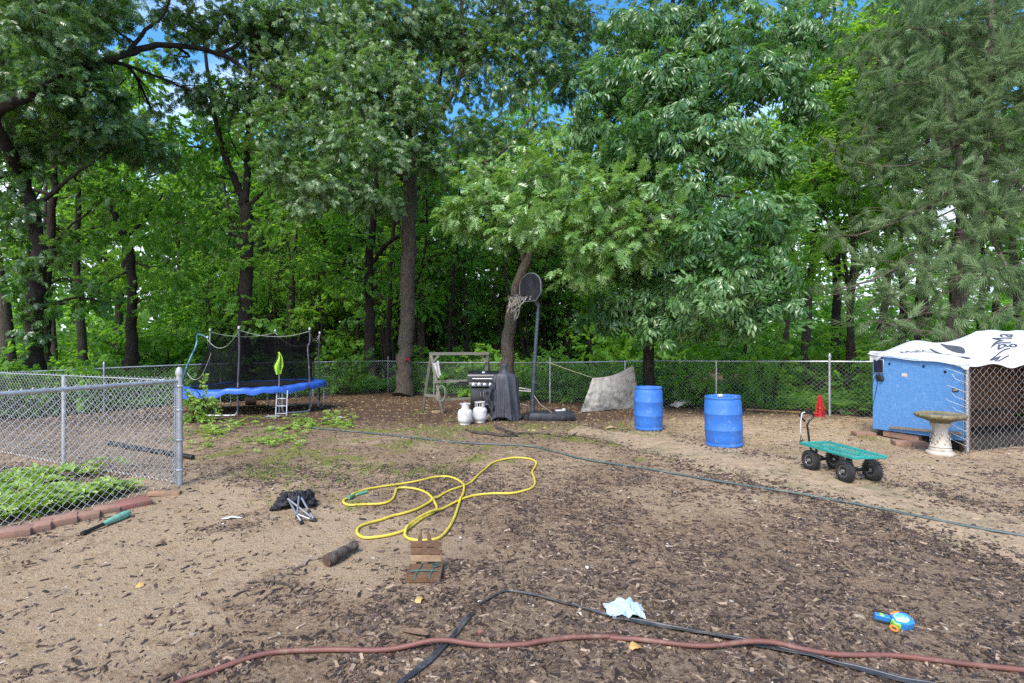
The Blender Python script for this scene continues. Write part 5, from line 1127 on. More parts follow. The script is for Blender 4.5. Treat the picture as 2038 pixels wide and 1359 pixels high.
def B(px, py, Z, rx, ry, d=None, f=1.0):                          # a clump of foliage: where it hangs and its half sizes in px at that distance
    c = P(px, py, Z); s = Z/F; a, b_ = rx*s, ry*s
    return (c, (a, d or max(.5, .75*a), b_), f)
def S(pts, Z, r0, r1):                                            # a stem: (px, py[, Z]) points
    return ([P(p[0], p[1], p[2] if len(p) > 2 else Z) for p in pts], r0, r1)
bk_o = bark('oak_bark', (.15, .122, .095), (.058, .045, .034), (.10, .095, .068)); bk_d = bark('dark_bark', (.042, .033, .027), (.016, .013, .011)); bk_p = bark('pine_bark', (.20, .155, .125), (.09, .07, .057)); bk_m = bark('grey_bark', (.10, .085, .066), (.04, .033, .026))
lf_oak = leafmat('oak_leaf', [(0, (.02, .062, .014)), (.38, (.055, .13, .032)), (.66, (.14, .24, .085)), (1, (.40, .50, .30))], (.26, .50, .05), .42, .33, .8)  # random leaf tones, widened to paint in bright glints against dark leaves
lf_bri = leafmat('bright_oak_leaf', [(0, (.08, .18, .035)), (.35, (.16, .30, .075)), (.65, (.28, .43, .15)), (1, (.46, .56, .25))], (.36, .60, .06), .42, .32, .9)
lf_hic = leafmat('hickory_leaf', [(0, (.018, .065, .017)), (.4, (.052, .145, .040)), (.72, (.14, .27, .09)), (1, (.32, .44, .19))], (.24, .52, .05), .40, .33, .8)
lf_map = leafmat('understory_leaf', [(0, (.045, .13, .018)), (.45, (.10, .23, .034)), (.8, (.17, .33, .05)), (1, (.28, .44, .08))], (.36, .72, .05), .60, .5, .4)
lf_lit = leafmat('pale_lit_leaf', [(0, (.055, .16, .02)), (.5, (.13, .29, .035)), (1, (.29, .45, .08))], (.46, .76, .06), .60, .5, .4)  # pale leaf green, also painted brighter where the wood gets too little light
lf_pin = leafmat('pine_needles', [(0, (.10, .17, .075)), (.5, (.19, .28, .125)), (.85, (.31, .40, .19)), (1, (.40, .46, .24))], (.32, .44, .20), .42, .55, .3)
lf_shr = leafmat('shrub_leaf', [(0, (.03, .10, .02)), (.5, (.07, .18, .035)), (1, (.15, .29, .06))], (.28, .56, .06), .5, .42, .5)

# ---- the big oak at the corner of the fence
ob = [(640, 45, 17.5, 150, 85), (770, 35, 18.5, 120, 85), (690, 180, 16.5, 130, 80), (585, 265, 16, 105, 60), (715, 290, 16, 115, 60), (640, 372, 15.8, 95, 48), (752, 392, 16.5, 62, 42), (560, 160, 16.5, 80, 70), (800, 190, 17, 80, 80), (880, 60, 19, 100, 70), (965, 105, 19, 80, 60), (1020, 35, 19.5, 100, 55), (862, 165, 18.5, 75, 55, None, .42), (900, 258, 18, 60, 40, None, .42), (1010, 175, 19, 60, 40, None, .42), (1080, 115, 19, 80, 60), (850, 315, 17, 70, 38), (985, 285, 18, 60, 32, None, .42), (1060, 240, 18, 55, 40, None, .42), (700, -110, 18.5, 260, 90), (960, -110, 19.5, 230, 90), (500, 80, 17, 70, 60), (830, 250, 17.5, 60, 45), (1140, 50, 20.5, 80, 60), (1150, 160, 20.5, 70, 60), (1110, 20, 19.5, 60, 60), (930, 180, 19.5, 60, 40, None, .42), (700, 110, 17, 90, 60), (560, 330, 15.6, 60, 36), (600, 410, 15.6, 50, 24)]
make_tree('oak_tree', 'tall oak with a thick bare grey trunk at the fence corner behind the swing frame', [
    S([(803, 790), (807, 700), (810, 610), (813, 500), (815, 420), (818, 335)], 19.3, .27, .24),
    S([(818, 335), (812, 230), (816, 130), (824, 30), (828, -120)], 19.3, .17, .07),
    S([(820, 332), (845, 275, 19.2), (880, 222, 19), (912, 160, 19), (922, 100, 19), (920, 0, 19), (925, -110, 19.4)], 19.2, .13, .05),
    S([(912, 160, 19), (945, 110, 19.2), (975, 45, 19.4), (990, -60, 19.6)], 19, .08, .03),
    S([(822, 345), (842, 330, 18.9), (905, 322, 18.5), (978, 318, 18.2), (1028, 270, 18), (1066, 222, 18)], 19, .085, .03),
    S([(816, 350), (780, 345, 18.6), (740, 333, 17.8), (680, 308, 17), (630, 275, 16.5)], 19.1, .09, .025),
    S([(816, 300), (770, 210, 18.3), (700, 130, 17.5), (620, 60, 17)], 19.2, .09, .02),
    S([(815, 430), (780, 415, 18.4), (755, 400, 17.5)], 19.2, .05, .015)],
    [B(*b_) for b_ in ob], 'oak', lf_oak, bk_o, seed=21, dens=2.1, smin=.65, smax=1.0)
q = MB(); c_ = P(812, 714, 19.3)+np.array([.05, -.28, 0])
for k in range(14):
    a = k*.9; q.grid(lambda u, v: c_+np.array([.10*(u-.2)*math.cos(a)+.03*(v-.5), -.03-.02*math.sin(u*5+k), .09*(u-.2)*math.sin(a)+.05*(v-.5)]), 3, 3, .004)
tag(q.build('red_bow', M('red_cloth', (.30, .025, .025), (.20, .015, .015), .8), None, 80), 'ragged dark red ribbon tied to the trunk of the big oak', 'ribbon')
# ---- leaning oak behind the grill: pale young leaves
bb_ = [(985, 395, 13.6, 85, 55), (1085, 350, 13.4, 90, 48), (1115, 430, 12.4, 105, 52), (1215, 395, 12.2, 90, 55), (1195, 478, 11.9, 95, 48), (1285, 465, 11.7, 75, 46), (1165, 540, 12.3, 55, 26), (930, 430, 13.8, 60, 34), (1300, 395, 12.2, 60, 45), (1110, 300, 14.8, 80, 34), (1020, 455, 13.2, 60, 26), (1345, 440, 11.6, 45, 40), (1230, 330, 13.5, 70, 36), (960, 335, 15, 55, 30)]
make_tree('oak_tree', 'leaning oak behind the grill with drooping pale yellow-green lobed leaves', [
    S([(1006, 775), (1011, 700), (1015, 640), (1027, 590), (1044, 530), (1072, 468), (1105, 400), (1140, 330), (1150, 250)], 16, .21, .09),
    S([(1045, 530), (1042, 500, 15.9), (1060, 470, 15.8)], 16, .09, .06), S([(1090, 430), (1130, 410, 14.6), (1200, 410, 13), (1280, 440, 12)], 15.5, .09, .025),
    S([(1080, 450), (1040, 400, 15), (990, 395, 14), (940, 425, 13.8)], 15.6, .08, .02), S([(1105, 400), (1100, 360, 14.5), (1090, 350, 13.4)], 15.8, .08, .03)],
    [B(*b_) for b_ in bb_], 'oak', lf_bri, bk_o, seed=22, dens=1.5, smin=1.0, smax=1.35)
# ---- hickory left of the right drum
hb = [(1330, 60, 13.4, 120, 70), (1445, 55, 13.2, 100, 65), (1225, 165, 13.6, 95, 70), (1395, 170, 12.6, 130, 75), (1500, 145, 13, 90, 65), (1560, 120, 13.4, 60, 50), (1295, 265, 12.6, 115, 65), (1425, 285, 12.2, 120, 70), (1530, 300, 12.6, 60, 55), (1495, 430, 11.4, 95, 58), (1400, 480, 11.2, 90, 55), (1515, 530, 11.2, 78, 55), (1430, 575, 11.2, 100, 52), (1285, 600, 12.8, 105, 52), (1205, 625, 13.2, 62, 36), (1345, 645, 12.4, 85, 34), (1540, 600, 11.4, 48, 40), (1240, 70, 14.2, 60, 60), (1350, 380, 12, 70, 46), (1390, -90, 13.8, 190, 80), (1180, 250, 14, 50, 50), (1480, 640, 11.6, 55, 32), (1270, 530, 13, 70, 36), (1600, 60, 13.8, 70, 50), (1590, 190, 13.4, 50, 50), (1240, 330, 13.2, 60, 50), (1330, 160, 12.8, 90, 60), (1560, 430, 11.4, 40, 50)]
make_tree('hickory_tree', 'dense hickory with hanging long leaflets and dark straight trunk behind the farther barrel', [
    S([(1290, 812), (1291, 720), (1293, 640), (1296, 540), (1298, 440), (1305, 330), (1318, 210), (1330, 90), (1345, -60)], 14, .155, .05),
    S([(1297, 480), (1340, 430, 13.2), (1410, 390, 12.4), (1490, 400, 11.6)], 14, .06, .02), S([(1296, 560), (1340, 540, 13), (1430, 540, 11.6)], 14, .05, .02), S([(1294, 600), (1250, 600, 13.4), (1205, 615, 13.2)], 14, .045, .015),
    S([(1305, 330), (1250, 240, 13.8), (1225, 160, 13.6)], 14, .06, .02), S([(1308, 300), (1390, 230, 13.4), (1480, 150, 13), (1560, 115, 13.4)], 14, .06, .015), S([(1318, 210), (1400, 120, 13.6), (1450, 40, 13.2)], 14, .05, .015)],
    [B(*b_) for b_ in hb], 'hickory', lf_hic, bk_d, seed=23, dens=1.7, smin=.78, smax=1.1, droop=.55)
# ---- left group beyond the fence
make_tree('oak_tree', 'dark forked oak at the left picture edge with a limb arching over the yard', [
    S([(66, 735), (69, 650), (74, 563), (77, 477), (64, 409), (46, 350), (25, 285), (10, 180), (-10, 60)], 14.5, .20, .10),
    S([(72, 405), (105, 385, 14.3), (144, 350, 14), (185, 325, 13.8)], 14.5, .07, .02),
    S([(46, 350), (20, 300, 13.5), (-10, 230, 12.8), (60, 190, 12.6), (130, 150, 13.5), (250, 108, 14.6), (330, 90, 15.4), (440, 108, 16), (500, 145, 16.3), (560, 178, 16.5), (640, 204, 16.8)], 14.5, .15, .03),
    S([(250, 108, 14.6), (290, 60, 14.8), (330, 20, 15), (350, -60, 15.2)], 14.6, .06, .02), S([(440, 108, 16), (520, 60, 16.2), (590, 10, 16.4)], 16, .06, .02), S([(-10, 230, 12.8), (-60, 120, 12.8), (-80, 0, 13)], 13, .09, .04)],
    [B(*b_) for b_ in [(70, 60, 13, 120, 75), (190, 25, 14.2, 95, 45), (85, 180, 13, 115, 60), (185, 180, 14, 75, 50), (200, 255, 14, 85, 45), (110, 275, 14, 95, 50), (40, 310, 14, 60, 45), (345, 110, 17.5, 40, 20), (300, 215, 16.5, 36, 26), (375, 55, 16.4, 38, 24), (330, 25, 15.6, 30, 20), (290, 300, 15, 70, 40), (400, 45, 15.8, 60, 45), (480, 30, 16, 70, 55), (390, 185, 16, 45, 40), (465, 190, 16.4, 65, 45), (560, 60, 16.6, 60, 60), (30, -90, 13, 190, 80), (260, -100, 14.5, 160, 70), (-120, 150, 13, 130, 110), (150, 110, 13.6, 70, 50), (30, 420, 14, 50, 30), (66, 665, 14.35, 20, 50), (60, 600, 14.3, 22, 34), (40, 520, 13.9, 40, 24), (110, 500, 14, 36, 22)]],
    'oak', lf_oak, bk_d, seed=24, dens=2.1, smin=.68, smax=1.0)
make_tree('maple_tree', 'dark thin-stemmed tree close behind the forked oak at the far left', [
    S([(86, 720), (88, 640), (91, 560), (99, 490), (106, 400), (107, 330), (110, 220)], 16.5, .17, .07), S([(97, 500), (125, 465), (150, 440), (180, 420)], 16.5, .05, .02)],
    [B(*b_) for b_ in [(40, 560, 16, 60, 34), (150, 560, 16.5, 60, 36), (200, 600, 16.5, 60, 34), (60, 450, 17, 60, 30), (15, 380, 17, 50, 36), (10, 480, 17, 44, 34), (-40, 430, 16.5, 60, 60), (20, 560, 16, 44, 30), (150, 480, 18, 50, 30), (110, 610, 16, 50, 30), (210, 395, 17, 70, 34), (150, 330, 17, 70, 40)]], 'maple', lf_shr, bk_d, seed=25, dens=.85)
make_tree('maple_tree', 'dark leaning trunk left of the trampoline, its top bending to the left', [
    S([(262, 730), (262, 660), (263, 580), (258, 505), (242, 455), (222, 415), (205, 360)], 18.5, .19, .07), S([(259, 515), (290, 530), (330, 530)], 18.5, .04, .015), S([(250, 475), (290, 430, 18), (330, 380, 17.6)], 18.5, .06, .02)],
    [B(*b_) for b_ in [(250, 370, 18, 90, 42), (330, 400, 17.5, 80, 44), (300, 470, 17.5, 75, 36), (200, 470, 18, 40, 26), (350, 540, 17.5, 60, 34), (300, 590, 18, 50, 30), (400, 470, 18, 60, 40)]], 'maple', lf_map, bk_d, seed=26, dens=.95)
make_tree('oak_tree', 'tall dark oak with a high fork standing directly behind the trampoline', [
    S([(488, 745), (488, 655), (490, 546), (490, 443), (487, 400)], 17.5, .22, .17),
    S([(487, 402), (474, 372), (455, 330), (440, 280), (428, 235), (415, 150), (400, 40)], 17.5, .13, .04), S([(489, 400), (492, 330), (493, 250), (497, 170), (505, 60)], 17.5, .12, .04),
    S([(491, 412), (520, 385), (545, 350), (557, 318), (575, 285)], 17.5, .07, .02), S([(491, 330), (465, 290), (455, 262)], 17.5, .04, .02)],
    [B(*b_) for b_ in [(430, 265, 17.6, 70, 44), (360, 290, 17.5, 70, 44), (525, 300, 17.8, 60, 40), (395, 345, 17.2, 60, 34), (560, 370, 17.4, 50, 30), (440, 190, 18, 60, 36), (530, 440, 17.3, 44, 26), (440, 455, 17.3, 44, 24), (455, 590, 17.0, 36, 22), (520, 640, 17, 40, 24), (560, 200, 18, 60, 40), (470, 520, 17.0, 40, 20)]], 'maple', lf_map, bk_d, seed=27, dens=.95)
make_tree('maple_tree', 'dark mid-sized trunk left of the big oak with one limb reaching toward it', [
    S([(737, 735), (736, 640), (735, 560), (736, 500), (741, 460), (745, 400), (752, 320)], 21.5, .22, .10), S([(744, 520), (765, 491, 21), (796, 468, 20.8), (830, 440, 20.6)], 21.5, .09, .04)],
    [B(*b_) for b_ in [(690, 470, 20.5, 60, 30), (700, 560, 20.5, 50, 28), (780, 560, 20.8, 40, 26), (640, 520, 20.5, 60, 34), (860, 440, 20.5, 60, 30)]], 'maple', lf_map, bk_d, seed=28, dens=.8)
make_tree('maple_tree', 'slim dark trunk just left of the big oak, set further back', [
    S([(773, 735), (774, 650), (776, 570), (780, 490), (786, 400)], 23.5, .14, .07)], [B(*b_) for b_ in [(800, 520, 22.5, 50, 30), (740, 620, 22.5, 40, 24), (840, 600, 22, 40, 26)]], 'maple', lf_map, bk_d, seed=29, dens=.8)
# ---- trees behind the coop
make_tree('locust_tree', 'slender three-stemmed tree with V-shaped dark limbs between the hickory and the pine', [
    S([(1694, 720), (1692, 640), (1690, 570), (1652, 521), (1611, 430), (1587, 389), (1570, 330)], 18, .12, .035), S([(1692, 600), (1698, 540), (1698, 463), (1703, 340), (1712, 220)], 18, .09, .03), S([(1690, 575), (1676, 500), (1640, 432), (1622, 380)], 18, .06, .02), S([(1698, 560), (1735, 490), (1752, 440), (1757, 360), (1765, 240)], 18, .07, .02)],
    [B(*b_) for b_ in [(1620, 360, 17.5, 55, 34), (1690, 300, 17.5, 70, 45), (1640, 230, 18, 50, 40), (1690, 170, 18, 60, 45), (1640, 470, 17.6, 45, 26), (1720, 400, 17.6, 50, 34), (1600, 540, 17, 50, 30), (1560, 350, 18, 36, 34), (1770, 260, 18, 50, 50), (1690, 80, 18.6, 80, 50), (1770, 500, 17.6, 50, 30), (1760, 120, 18.6, 60, 60)]], 'small', lf_lit, bk_d, seed=30, dens=1.6, smin=1.2, smax=1.9)
pinb = [(1760, 340, 13.2, 90, 45), (1850, 60, 14, 140, 60), (1965, 60, 13.8, 110, 70), (1800, 165, 13.6, 120, 50), (1940, 180, 13.2, 120, 55), (1850, 270, 13, 120, 45), (1990, 290, 12.4, 90, 50), (1920, 370, 12.4, 110, 42), (1790, 430, 12.4, 100, 34), (2000, 430, 11.6, 80, 44), (1880, 470, 11.8, 100, 34), (1790, 520, 11.6, 90, 26), (1695, 585, 11.4, 62, 20), (1770, 585, 11.2, 70, 24), (1870, 560, 11.2, 90, 30), (1980, 540, 10.8, 80, 36), (1765, 645, 10.9, 70, 24), (1870, 630, 10.8, 80, 26), (1985, 625, 10.5, 80, 28), (1900, -80, 14, 220, 70), (2120, 200, 12.5, 120, 200), (2120, 520, 11, 100, 120), (1690, 470, 12.8, 50, 18), (1660, 300, 13.6, 40, 26), (1840, 670, 10.6, 60, 14), (1960, 240, 12.6, 60, 50), (1975, 140, 13, 60, 60), (1950, 420, 12, 60, 50), (1925, 530, 11.4, 60, 40), (2030, 360, 11.6, 50, 60), (2030, 120, 13, 60, 90), (1750, 250, 14, 80, 50), (1720, 110, 14.4, 70, 40)]
make_tree('pine_tree', 'large soft-needled pine with long drooping limbs above the chicken coop', [
    S([(1885, 720), (1900, 640), (1930, 520), (1952, 420), (1962, 300), (1970, 120), (1975, -80)], 13.6, .17, .06),
    S([(1945, 470), (1858, 508, 12.4), (1784, 533, 11.8), (1734, 558, 11.5), (1665, 577, 11.3)], 13.5, .055, .015), S([(1935, 500), (1899, 570, 12), (1874, 587, 11.3), (1817, 632, 10.9), (1760, 655, 10.8)], 13.5, .045, .012),
    S([(1960, 330), (1860, 400, 12.8), (1790, 440, 12.4), (1700, 470, 12.6)], 13.6, .05, .012), S([(1963, 250), (1900, 290, 13), (1800, 330, 13), (1690, 320, 13.4)], 13.6, .05, .012), S([(1968, 140), (1880, 160, 13.4), (1760, 170, 13.6)], 13.6, .045, .012), S([(1960, 320), (2000, 330, 12.6), (2060, 420, 11.6)], 13.6, .05, .015), S([(1950, 440), (1990, 500, 11.6), (2030, 600, 10.6)], 13.5, .045, .012), S([(1970, 110), (1890, 70, 13.8), (1800, 50, 14)], 13.6, .04, .01)],
    [B(*b_) for b_ in pinb], 'pine', lf_pin, bk_p, seed=31, dens=.62, droop=.05, smin=1.1, smax=1.7, tonejit=.7, sub=9)

# ---- shrubs and young plants just beyond the fence
def shrub(name, label, x, y, h, w, kind, leaf, seed, group=None, dens=1.0, cat='shrub'):
    z = float(gz(x, y)); r = np.random.default_rng(seed); o = np.array([x, y, z]); st = []; bl_ = []
    for k in range(5):
        a = r.uniform(0, 6.28); e = o+np.array([math.cos(a)*w*.45, math.sin(a)*w*.45, h*r.uniform(.6, .95)]); st.append(([o+np.array([.05*math.cos(a), .05*math.sin(a), 0]), o+(e-o)*.5+np.array([0, 0, .1*h]), e], .016, .006))
    for k in range(7):
        a = r.uniform(0, 6.28); d = r.uniform(.1, .6)*w; zz = h*(.22+.11*k); bl_.append((o+np.array([math.cos(a)*d*.8, math.sin(a)*d*.8, zz]), (w*r.uniform(.30, .45), w*.38, h*r.uniform(.14, .22)), 1.0))
    return make_tree(name, label, st, bl_, kind, leaf, bk_d, group, seed, dens, cat=cat, twigs=.2, sub=4, trunkname='stems', crownname='foliage', flare=0, droop=.2)
fx = lambda s, off: C0+(R1-C0)*s+np.array([.62, .79])*off
fl = lambda s, off: C0+(L1-C0)*s+np.array([-.67, .74])*off
c_ = fx(.80, .75); shrub('young_plant', 'pale bright green leafy young plant rising above the fence left of the coop', *c_, 1.75, 1.0, 'maple', lf_lit, 301, dens=.9, cat='plant')
c_ = fx(.94, .6); shrub('young_plant', 'light green fern-like plant right beside the back corner of the coop', *c_, 1.55, .8, 'small', lf_lit, 302, dens=1.2, cat='plant')
c_ = fx(.70, .5); shrub('young_plant', 'yellow-tinged vine tangle low against the wire between two right fence posts', *c_, .95, .9, 'small', lf_lit, 303, dens=1.2, cat='plant')
c_ = np.array([-6.35, 11.25]); shrub('young_plant', 'yellow-green feathery seedling growing between the pen corner post and the trampoline', G(392, 840)[0], G(392, 840)[1], .62, .42, 'small', weedm, 304, dens=1.4, cat='plant')
c_ = fl(.11, .1); shrub('shrub', 'rounded green bush growing through the fence right of the trampoline', C0[0]-1.2, C0[1]-1.35, 1.5, 1.2, 'small', lf_shr, 305)
c_ = fl(.42, .5); shrub('shrub', 'spreading bush behind the left side of the trampoline net', *c_, 1.55, 1.6, 'maple', lf_shr, 306)
c_ = fl(.66, .25); shrub('shrub', 'tall leafy bush behind the fence left of the forked trunk at the far left', *fl(.78, .5), 2.0, 1.8, 'maple', lf_map, 309); shrub('shrub', 'light green bush spilling over the far fence rail above the pen fence', *c_, 1.5, 1.3, 'maple', lf_map, 307)
protos = []
GS = 'shrubs in the undergrowth beyond the fence'
for k, (kd, lf) in enumerate((('maple', lf_lit), ('small', lf_map), ('maple', lf_map))):
    lab = ('broad-leaved yellow-green shrub in the undergrowth beyond the fence', 'fine-leaved green shrub in the undergrowth beyond the fence', 'broad-leaved mid green shrub in the undergrowth beyond the fence')[k]
    a = (-.2, .1, .4)[k]; c_ = fx(.25+.2*k, 1.1); protos.append(shrub('shrub', lab, *c_, (1.7, 1.25, 1.4)[k], (1.6, 1.5, 1.6)[k], kd, lf, 311+k, GS))
spots = []
r = np.random.default_rng(77)
for k in range(30):
    c_ = fx((k+.5)/30*1.25, r.uniform(.8, 1.2)) if k < 17 else fl((k-16.5)/13*1.2, r.uniform(.9, 1.3)); spots.append((c_, r.uniform(.62, .95)))
for k in range(34):
    c_ = fx(r.uniform(-.05, 1.35), r.uniform(2.0, 5)) if k % 2 else fl(r.uniform(-.05, 1.3), r.uniform(2, 5)); spots.append((c_, r.uniform(.8, 1.25)))
for k in range(30):
    c_ = fx(r.uniform(-.3, 1.35), r.uniform(5, 13)) if k % 2 else fl(r.uniform(-.2, 1.3), r.uniform(5, 13)); spots.append((c_, r.uniform(1.3, 2.2)))
for k, (c_, s) in enumerate(spots):
    o = copy_tree(protos[int(r.integers(0, 3))]); o.location = (c_[0], c_[1], float(gz(*c_))-.02); o.scale = (s, s, s*r.uniform(.85, 1.1)); o.rotation_euler = (0, 0, r.uniform(0, 6.28))

# ---- the wood behind: young trees and tall trees, each a thing, copied from a few kinds
def young(label, seed, h, leaf, kind, lean, group, f0=.36, fac=.9, rad=0.0):
    r = np.random.default_rng(seed); o = np.array([0, 0, 0.]); top = np.array([lean[0], lean[1], h]); st = [([o, top*.33+r.normal(0, .12, 3), top*.66+r.normal(0, .16, 3), top], (.05+.006*h), .018)]; bl_ = []
    if seed % 2: st.append(([o.copy(), top*.5+np.array([.5, .2, .2]), top*.75+np.array([.9, .3, .5])], .045, .012))
    for k in range(13):
        f = f0+(1-f0)*(k+.5)/13; a = r.uniform(0, 6.28); d = (1.5*math.sin(PI*min(1, f*.9))+.15)*r.uniform(.35, 1.0); c_ = top*f+np.array([math.cos(a)*d, math.sin(a)*d, .1]); w = r.uniform(.55, .95); bl_.append((c_, (w, w, r.uniform(.22, .42)), fac))
    return make_tree('young_tree', label, st, bl_, kind, leaf, bk_d, group, seed, .85, origin=o, twigs=.15, sub=5, flare=.3)
def tall(label, seed, h, leaf, kind, bkm, group):
    r = np.random.default_rng(seed); o = np.array([0, 0, 0.]); k1 = np.array([r.normal(0, .3), r.normal(0, .3), h*.42]); top = np.array([r.normal(0, .8), r.normal(0, .8), h*.92])
    st = [([o, k1*.5+r.normal(0, .1, 3), k1, (k1+top)/2+r.normal(0, .3, 3), top], .19, .04)]; bl_ = []; tp_ = spline(st[0][0], 6)
    for k in range(8):
        f = .34+.6*k/8; a = k*2.4+r.uniform(-.4, .4); b0 = tp_[int(np.argmin(np.abs(tp_[:, 2]-f*h*.97)))]; L = (3.2-2.2*abs(f-.5))*r.uniform(.8, 1.2); e = b0+np.array([math.cos(a)*L, math.sin(a)*L, L*r.uniform(.35, .8)])
        st.append(([b0, (b0+e)/2+np.array([0, 0, -.1*L]), e], .065, .015))
        for j in (0.5, .8, 1.05):
            c_ = b0+(e-b0)*j+r.normal(0, .35, 3)+np.array([0, 0, .2]); w = r.uniform(.8, 1.35); bl_.append((c_, (w, w, w*r.uniform(.45, .65)), .8))
    bl_.append((top, (1.3, 1.3, 1.0), .8))
    return make_tree('forest_tree', label, st, bl_, kind, leaf, bkm, group, seed, .8, origin=o, smin=.95, smax=1.35, twigs=.1, sub=4, flare=.6)
GY = 'young trees in the wood behind the fence'; GT = 'tall trees in the wood behind the fence'
Y = [young('slim young tree with bright layered leaves in the wood', 401, 6.5, lf_lit, 'maple', (.5, .2), GY), young('slim young tree with plain green leaves in the wood', 402, 5.2, lf_map, 'maple', (-.4, .3), GY), young('slim young tree with dark green leaves in the wood', 403, 7.5, lf_shr, 'maple', (.3, -.4), GY), young('thin dark bare-stemmed tree with a small high crown in the wood', 404, 9.5, lf_map, 'maple', (.9, .3), GY, .52, .6, .02), young('crooked dark bare-stemmed tree with a sparse crown in the wood', 405, 8.0, lf_map, 'small', (-1.1, .2), GY, .50, .6, .03)]
T = [tall('tall tree with bright green crown deep in the wood', 501, 15, lf_lit, 'maple', bk_m, GT), tall('tall tree with mid green crown deep in the wood', 502, 17, lf_map, 'maple', bk_d, GT), tall('tall tree with dark grey-green crown deep in the wood', 503, 16, lf_oak, 'oak', bk_m, GT)]
def seen(px, Z): return np.array([(px-CX)/F*Z, Z])
ys, ts_ = [], []
r = np.random.default_rng(91)
def behind(p, m):                                                # metres beyond the fence lines
    nR = np.array([.593, .806]); nL = np.array([-.669, .743]); return min((p-C0) @ nR, 1e9) > m and (p-C0) @ nL > m
tries = 0
while len(ys) < 118 and tries < 4000:
    tries += 1; Z = r.uniform(15, 40); p = seen(r.uniform(-150, 2190), Z)
    if not behind(p, 1.6): continue
    if any(np.linalg.norm(p-a) < 1.05 for a in ys): continue
    ys.append(p)
for px, Z in ((1600, 21), (1660, 24), (1740, 20), (1790, 26), (1850, 22), (1900, 19), (1960, 25), (2020, 20), (2090, 23), (1560, 27), (2150, 18), (1700, 32), (30, 19), (110, 24), (170, 21), (-30, 17), (60, 29), (230, 26), (1830, 31), (1990, 32), (2070, 29)): ts_.append(seen(px, Z))
tries = 0
while len(ts_) < 105 and tries < 4000:
    tries += 1; Z = r.uniform(18.5, 58); px = r.uniform(-250, 2290); p = seen(px, Z)
    if not behind(p, 2.0) or any(np.linalg.norm(p-a) < 2.2 for a in ts_): continue
    if 225 < px < 345 or 900 < px < 1010 or (560 < px < 1500 and Z < 25): continue              # the thin part of the wood at the left
    ts_.append(p)
for proto, pts in ((Y, ys), (T, ts_)):
    for k, p in enumerate(pts):
        o = proto[k] if k < len(proto) else copy_tree(proto[int(r.integers(0, len(proto)))]); s = r.uniform(.8, 1.25)
        o.location = (p[0], p[1], float(gz(*p))-.03); o.scale = (s, s, s); o.rotation_euler = (0, 0, r.uniform(0, 6.28))
# the far edge of the wood, one mass nobody could count
n = 42000; a = r.uniform(0, 1, n); Z = r.uniform(48, 70, n); X = (r.uniform(-1400, 3400, n)-CX)/F*Z; hh = r.random(n)**1.5*(10+10*fbm(X, Z*0+3, .12))
pos = np.stack([X, Z, hh-.3], -1); d = np.stack([r.normal(0, 1, n), -abs(r.normal(0, 1, n)), r.normal(-.2, .4, n)], -1)
m_ = 15000; Z2 = r.uniform(33, 50, m_); X2 = (r.uniform(-900, 3000, m_)-CX)/F*Z2; keep = (np.abs(X2) > -1); pos = np.concatenate([pos, np.stack([X2, Z2, r.random(m_)**1.3*(3.2+3.5*fbm(X2, Z2, .2))-.3], -1)]); d = np.concatenate([d, np.stack([r.normal(0, 1, m_), -abs(r.normal(0, 1, m_)), r.normal(-.2, .4, m_)], -1)])
o = sprays_mesh('far_woodland', 'maple', pos, d, lf_map, None, 601, 1.6, 3.2); tag(o, kind='stuff')
# low leafy cover on the forest floor
n = 5200; s = r.uniform(-.15, 1.4, n); off = .25+r.random(n)**1.6*11; R_ = r.random(n) < .55
pp = np.where(R_[:, None], C0+(R1-C0)*s[:, None]+np.array([.593, .806])*off[:, None], C0+(L1-C0)*s[:, None]+np.array([-.669, .743])*off[:, None])
pts = [(x, y, float(gz(x, y))) for x, y in pp]
tag(plants('forest_undergrowth', pts, .12, .34, lf_map, 17, None, (0, .22)), kind='stuff')

# ================================================================== SKY, SUN, CAMERA
W = bpy.data.worlds.new('World'); SC.world = W; W.use_nodes = True; nt = W.node_tree; bg = nt.nodes['Background']
SUN_EL, SUN_AZ = math.radians(52), math.radians(205)             # high sun behind thin cloud, behind the camera's left shoulder
sky = nt.nodes.new('ShaderNodeTexSky'); sky.sky_type = 'NISHITA'; sky.sun_disc = False; sky.sun_elevation = SUN_EL; sky.sun_rotation = SUN_AZ
tcd = nt.nodes.new('ShaderNodeTexCoord'); mp = nt.nodes.new('ShaderNodeMapping'); mp.inputs['Scale'].default_value = (1, 1, 1.7); mp.inputs['Location'].default_value = (.35, .2, .1); nt.links.new(tcd.outputs['Generated'], mp.inputs['Vector'])
cn = noise(nt, 2.3, 8, .58, mp.outputs[0], .3); sx = nt.nodes.new('ShaderNodeSeparateXYZ'); nt.links.new(tcd.outputs['Generated'], sx.inputs[0])
lowr = ramp(nt, [(.0, (1, 1, 1)), (.16, (.62, .62, .62)), (.30, (.0, .0, .0)), (.62, (.0, .0, .0))]); nt.links.new(sx.outputs['Z'], lowr.inputs[0])
su = nt.nodes.new('ShaderNodeMath'); su.operation = 'MULTIPLY_ADD'; su.inputs[1].default_value = .55; nt.links.new(lowr.outputs[0], su.inputs[0]); nt.links.new(cn.outputs[0], su.inputs[2])
cr = ramp(nt, [(.54, (0, 0, 0)), (.74, (1, 1, 1))]); nt.links.new(su.outputs[0], cr.inputs[0])
hs = nt.nodes.new('ShaderNodeHueSaturation'); hs.inputs['Saturation'].default_value = 1.4; hs.inputs['Value'].default_value = .8; nt.links.new(sky.outputs[0], hs.inputs['Color'])
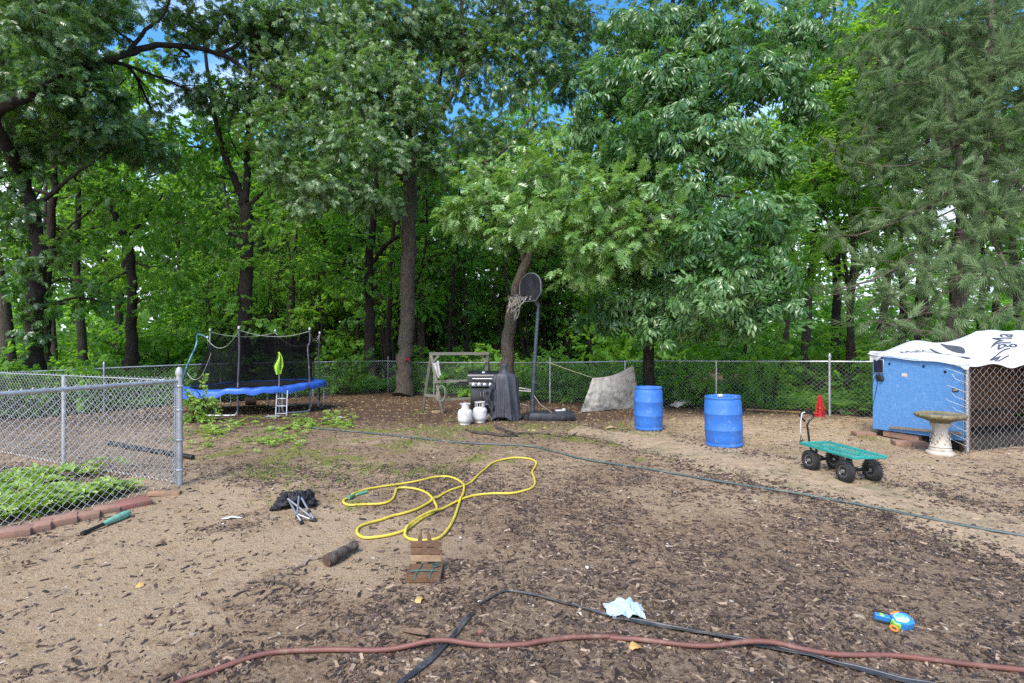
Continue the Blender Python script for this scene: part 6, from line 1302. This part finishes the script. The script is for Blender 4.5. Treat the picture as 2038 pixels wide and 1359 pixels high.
# clouds glow brighter round the veiled sun, behind the camera, than over the wood
dp = nt.nodes.new('ShaderNodeVectorMath'); dp.operation = 'DOT_PRODUCT'; nt.links.new(tcd.outputs['Generated'], dp.inputs[0])
dp.inputs[1].default_value = (math.sin(SUN_AZ)*math.cos(SUN_EL), math.cos(SUN_AZ)*math.cos(SUN_EL), math.sin(SUN_EL))
cl = ramp(nt, [(.30, (.25, .28, .33)), (.55, (.42, .44, .48)), (.95, (1, .98, .95))]); nt.links.new(dp.outputs['Value'], cl.inputs[0])
sc_ = nt.nodes.new('ShaderNodeVectorMath'); sc_.operation = 'SCALE'; sc_.inputs['Scale'].default_value = 13.5; nt.links.new(cl.outputs[0], sc_.inputs[0])
nt.links.new(mixc(nt, cr.outputs[0], hs.outputs[0], sc_.outputs[0]), bg.inputs['Color']); bg.inputs['Strength'].default_value = .12
sl = bpy.data.lights.new('sun', 'SUN'); sl.energy = 1.4; sl.angle = math.radians(22); sl.color = (1, .955, .89); so = bpy.data.objects.new('sun', sl); COL.objects.link(so)
dv = Vector((math.sin(SUN_AZ)*math.cos(SUN_EL), math.cos(SUN_AZ)*math.cos(SUN_EL), math.sin(SUN_EL))); so.rotation_euler = dv.to_track_quat('Z', 'Y').to_euler(); so.location = (0, -5, 12)
cam = bpy.data.cameras.new('camera'); cam.sensor_width = 36; cam.lens = 36*F/2038; cam.clip_end = 2000; cam.clip_start = .05
co = bpy.data.objects.new('camera', cam); COL.objects.link(co); co.location = (0, 0, H); co.rotation_euler = (PI/2, 0, 0); SC.camera = co
SC.view_settings.view_transform = 'Standard'; SC.view_settings.look = 'None'; SC.view_settings.exposure = 1.85; SC.view_settings.gamma = 1
SC.cycles.max_bounces = 10; SC.cycles.diffuse_bounces = 5; SC.cycles.glossy_bounces = 2; SC.cycles.transmission_bounces = 7; SC.cycles.transparent_max_bounces = 8
SC.cycles.use_denoising = False; SC.cycles.caustics_reflective = False; SC.cycles.caustics_refractive = False; SC.cycles.sample_clamp_indirect = 8
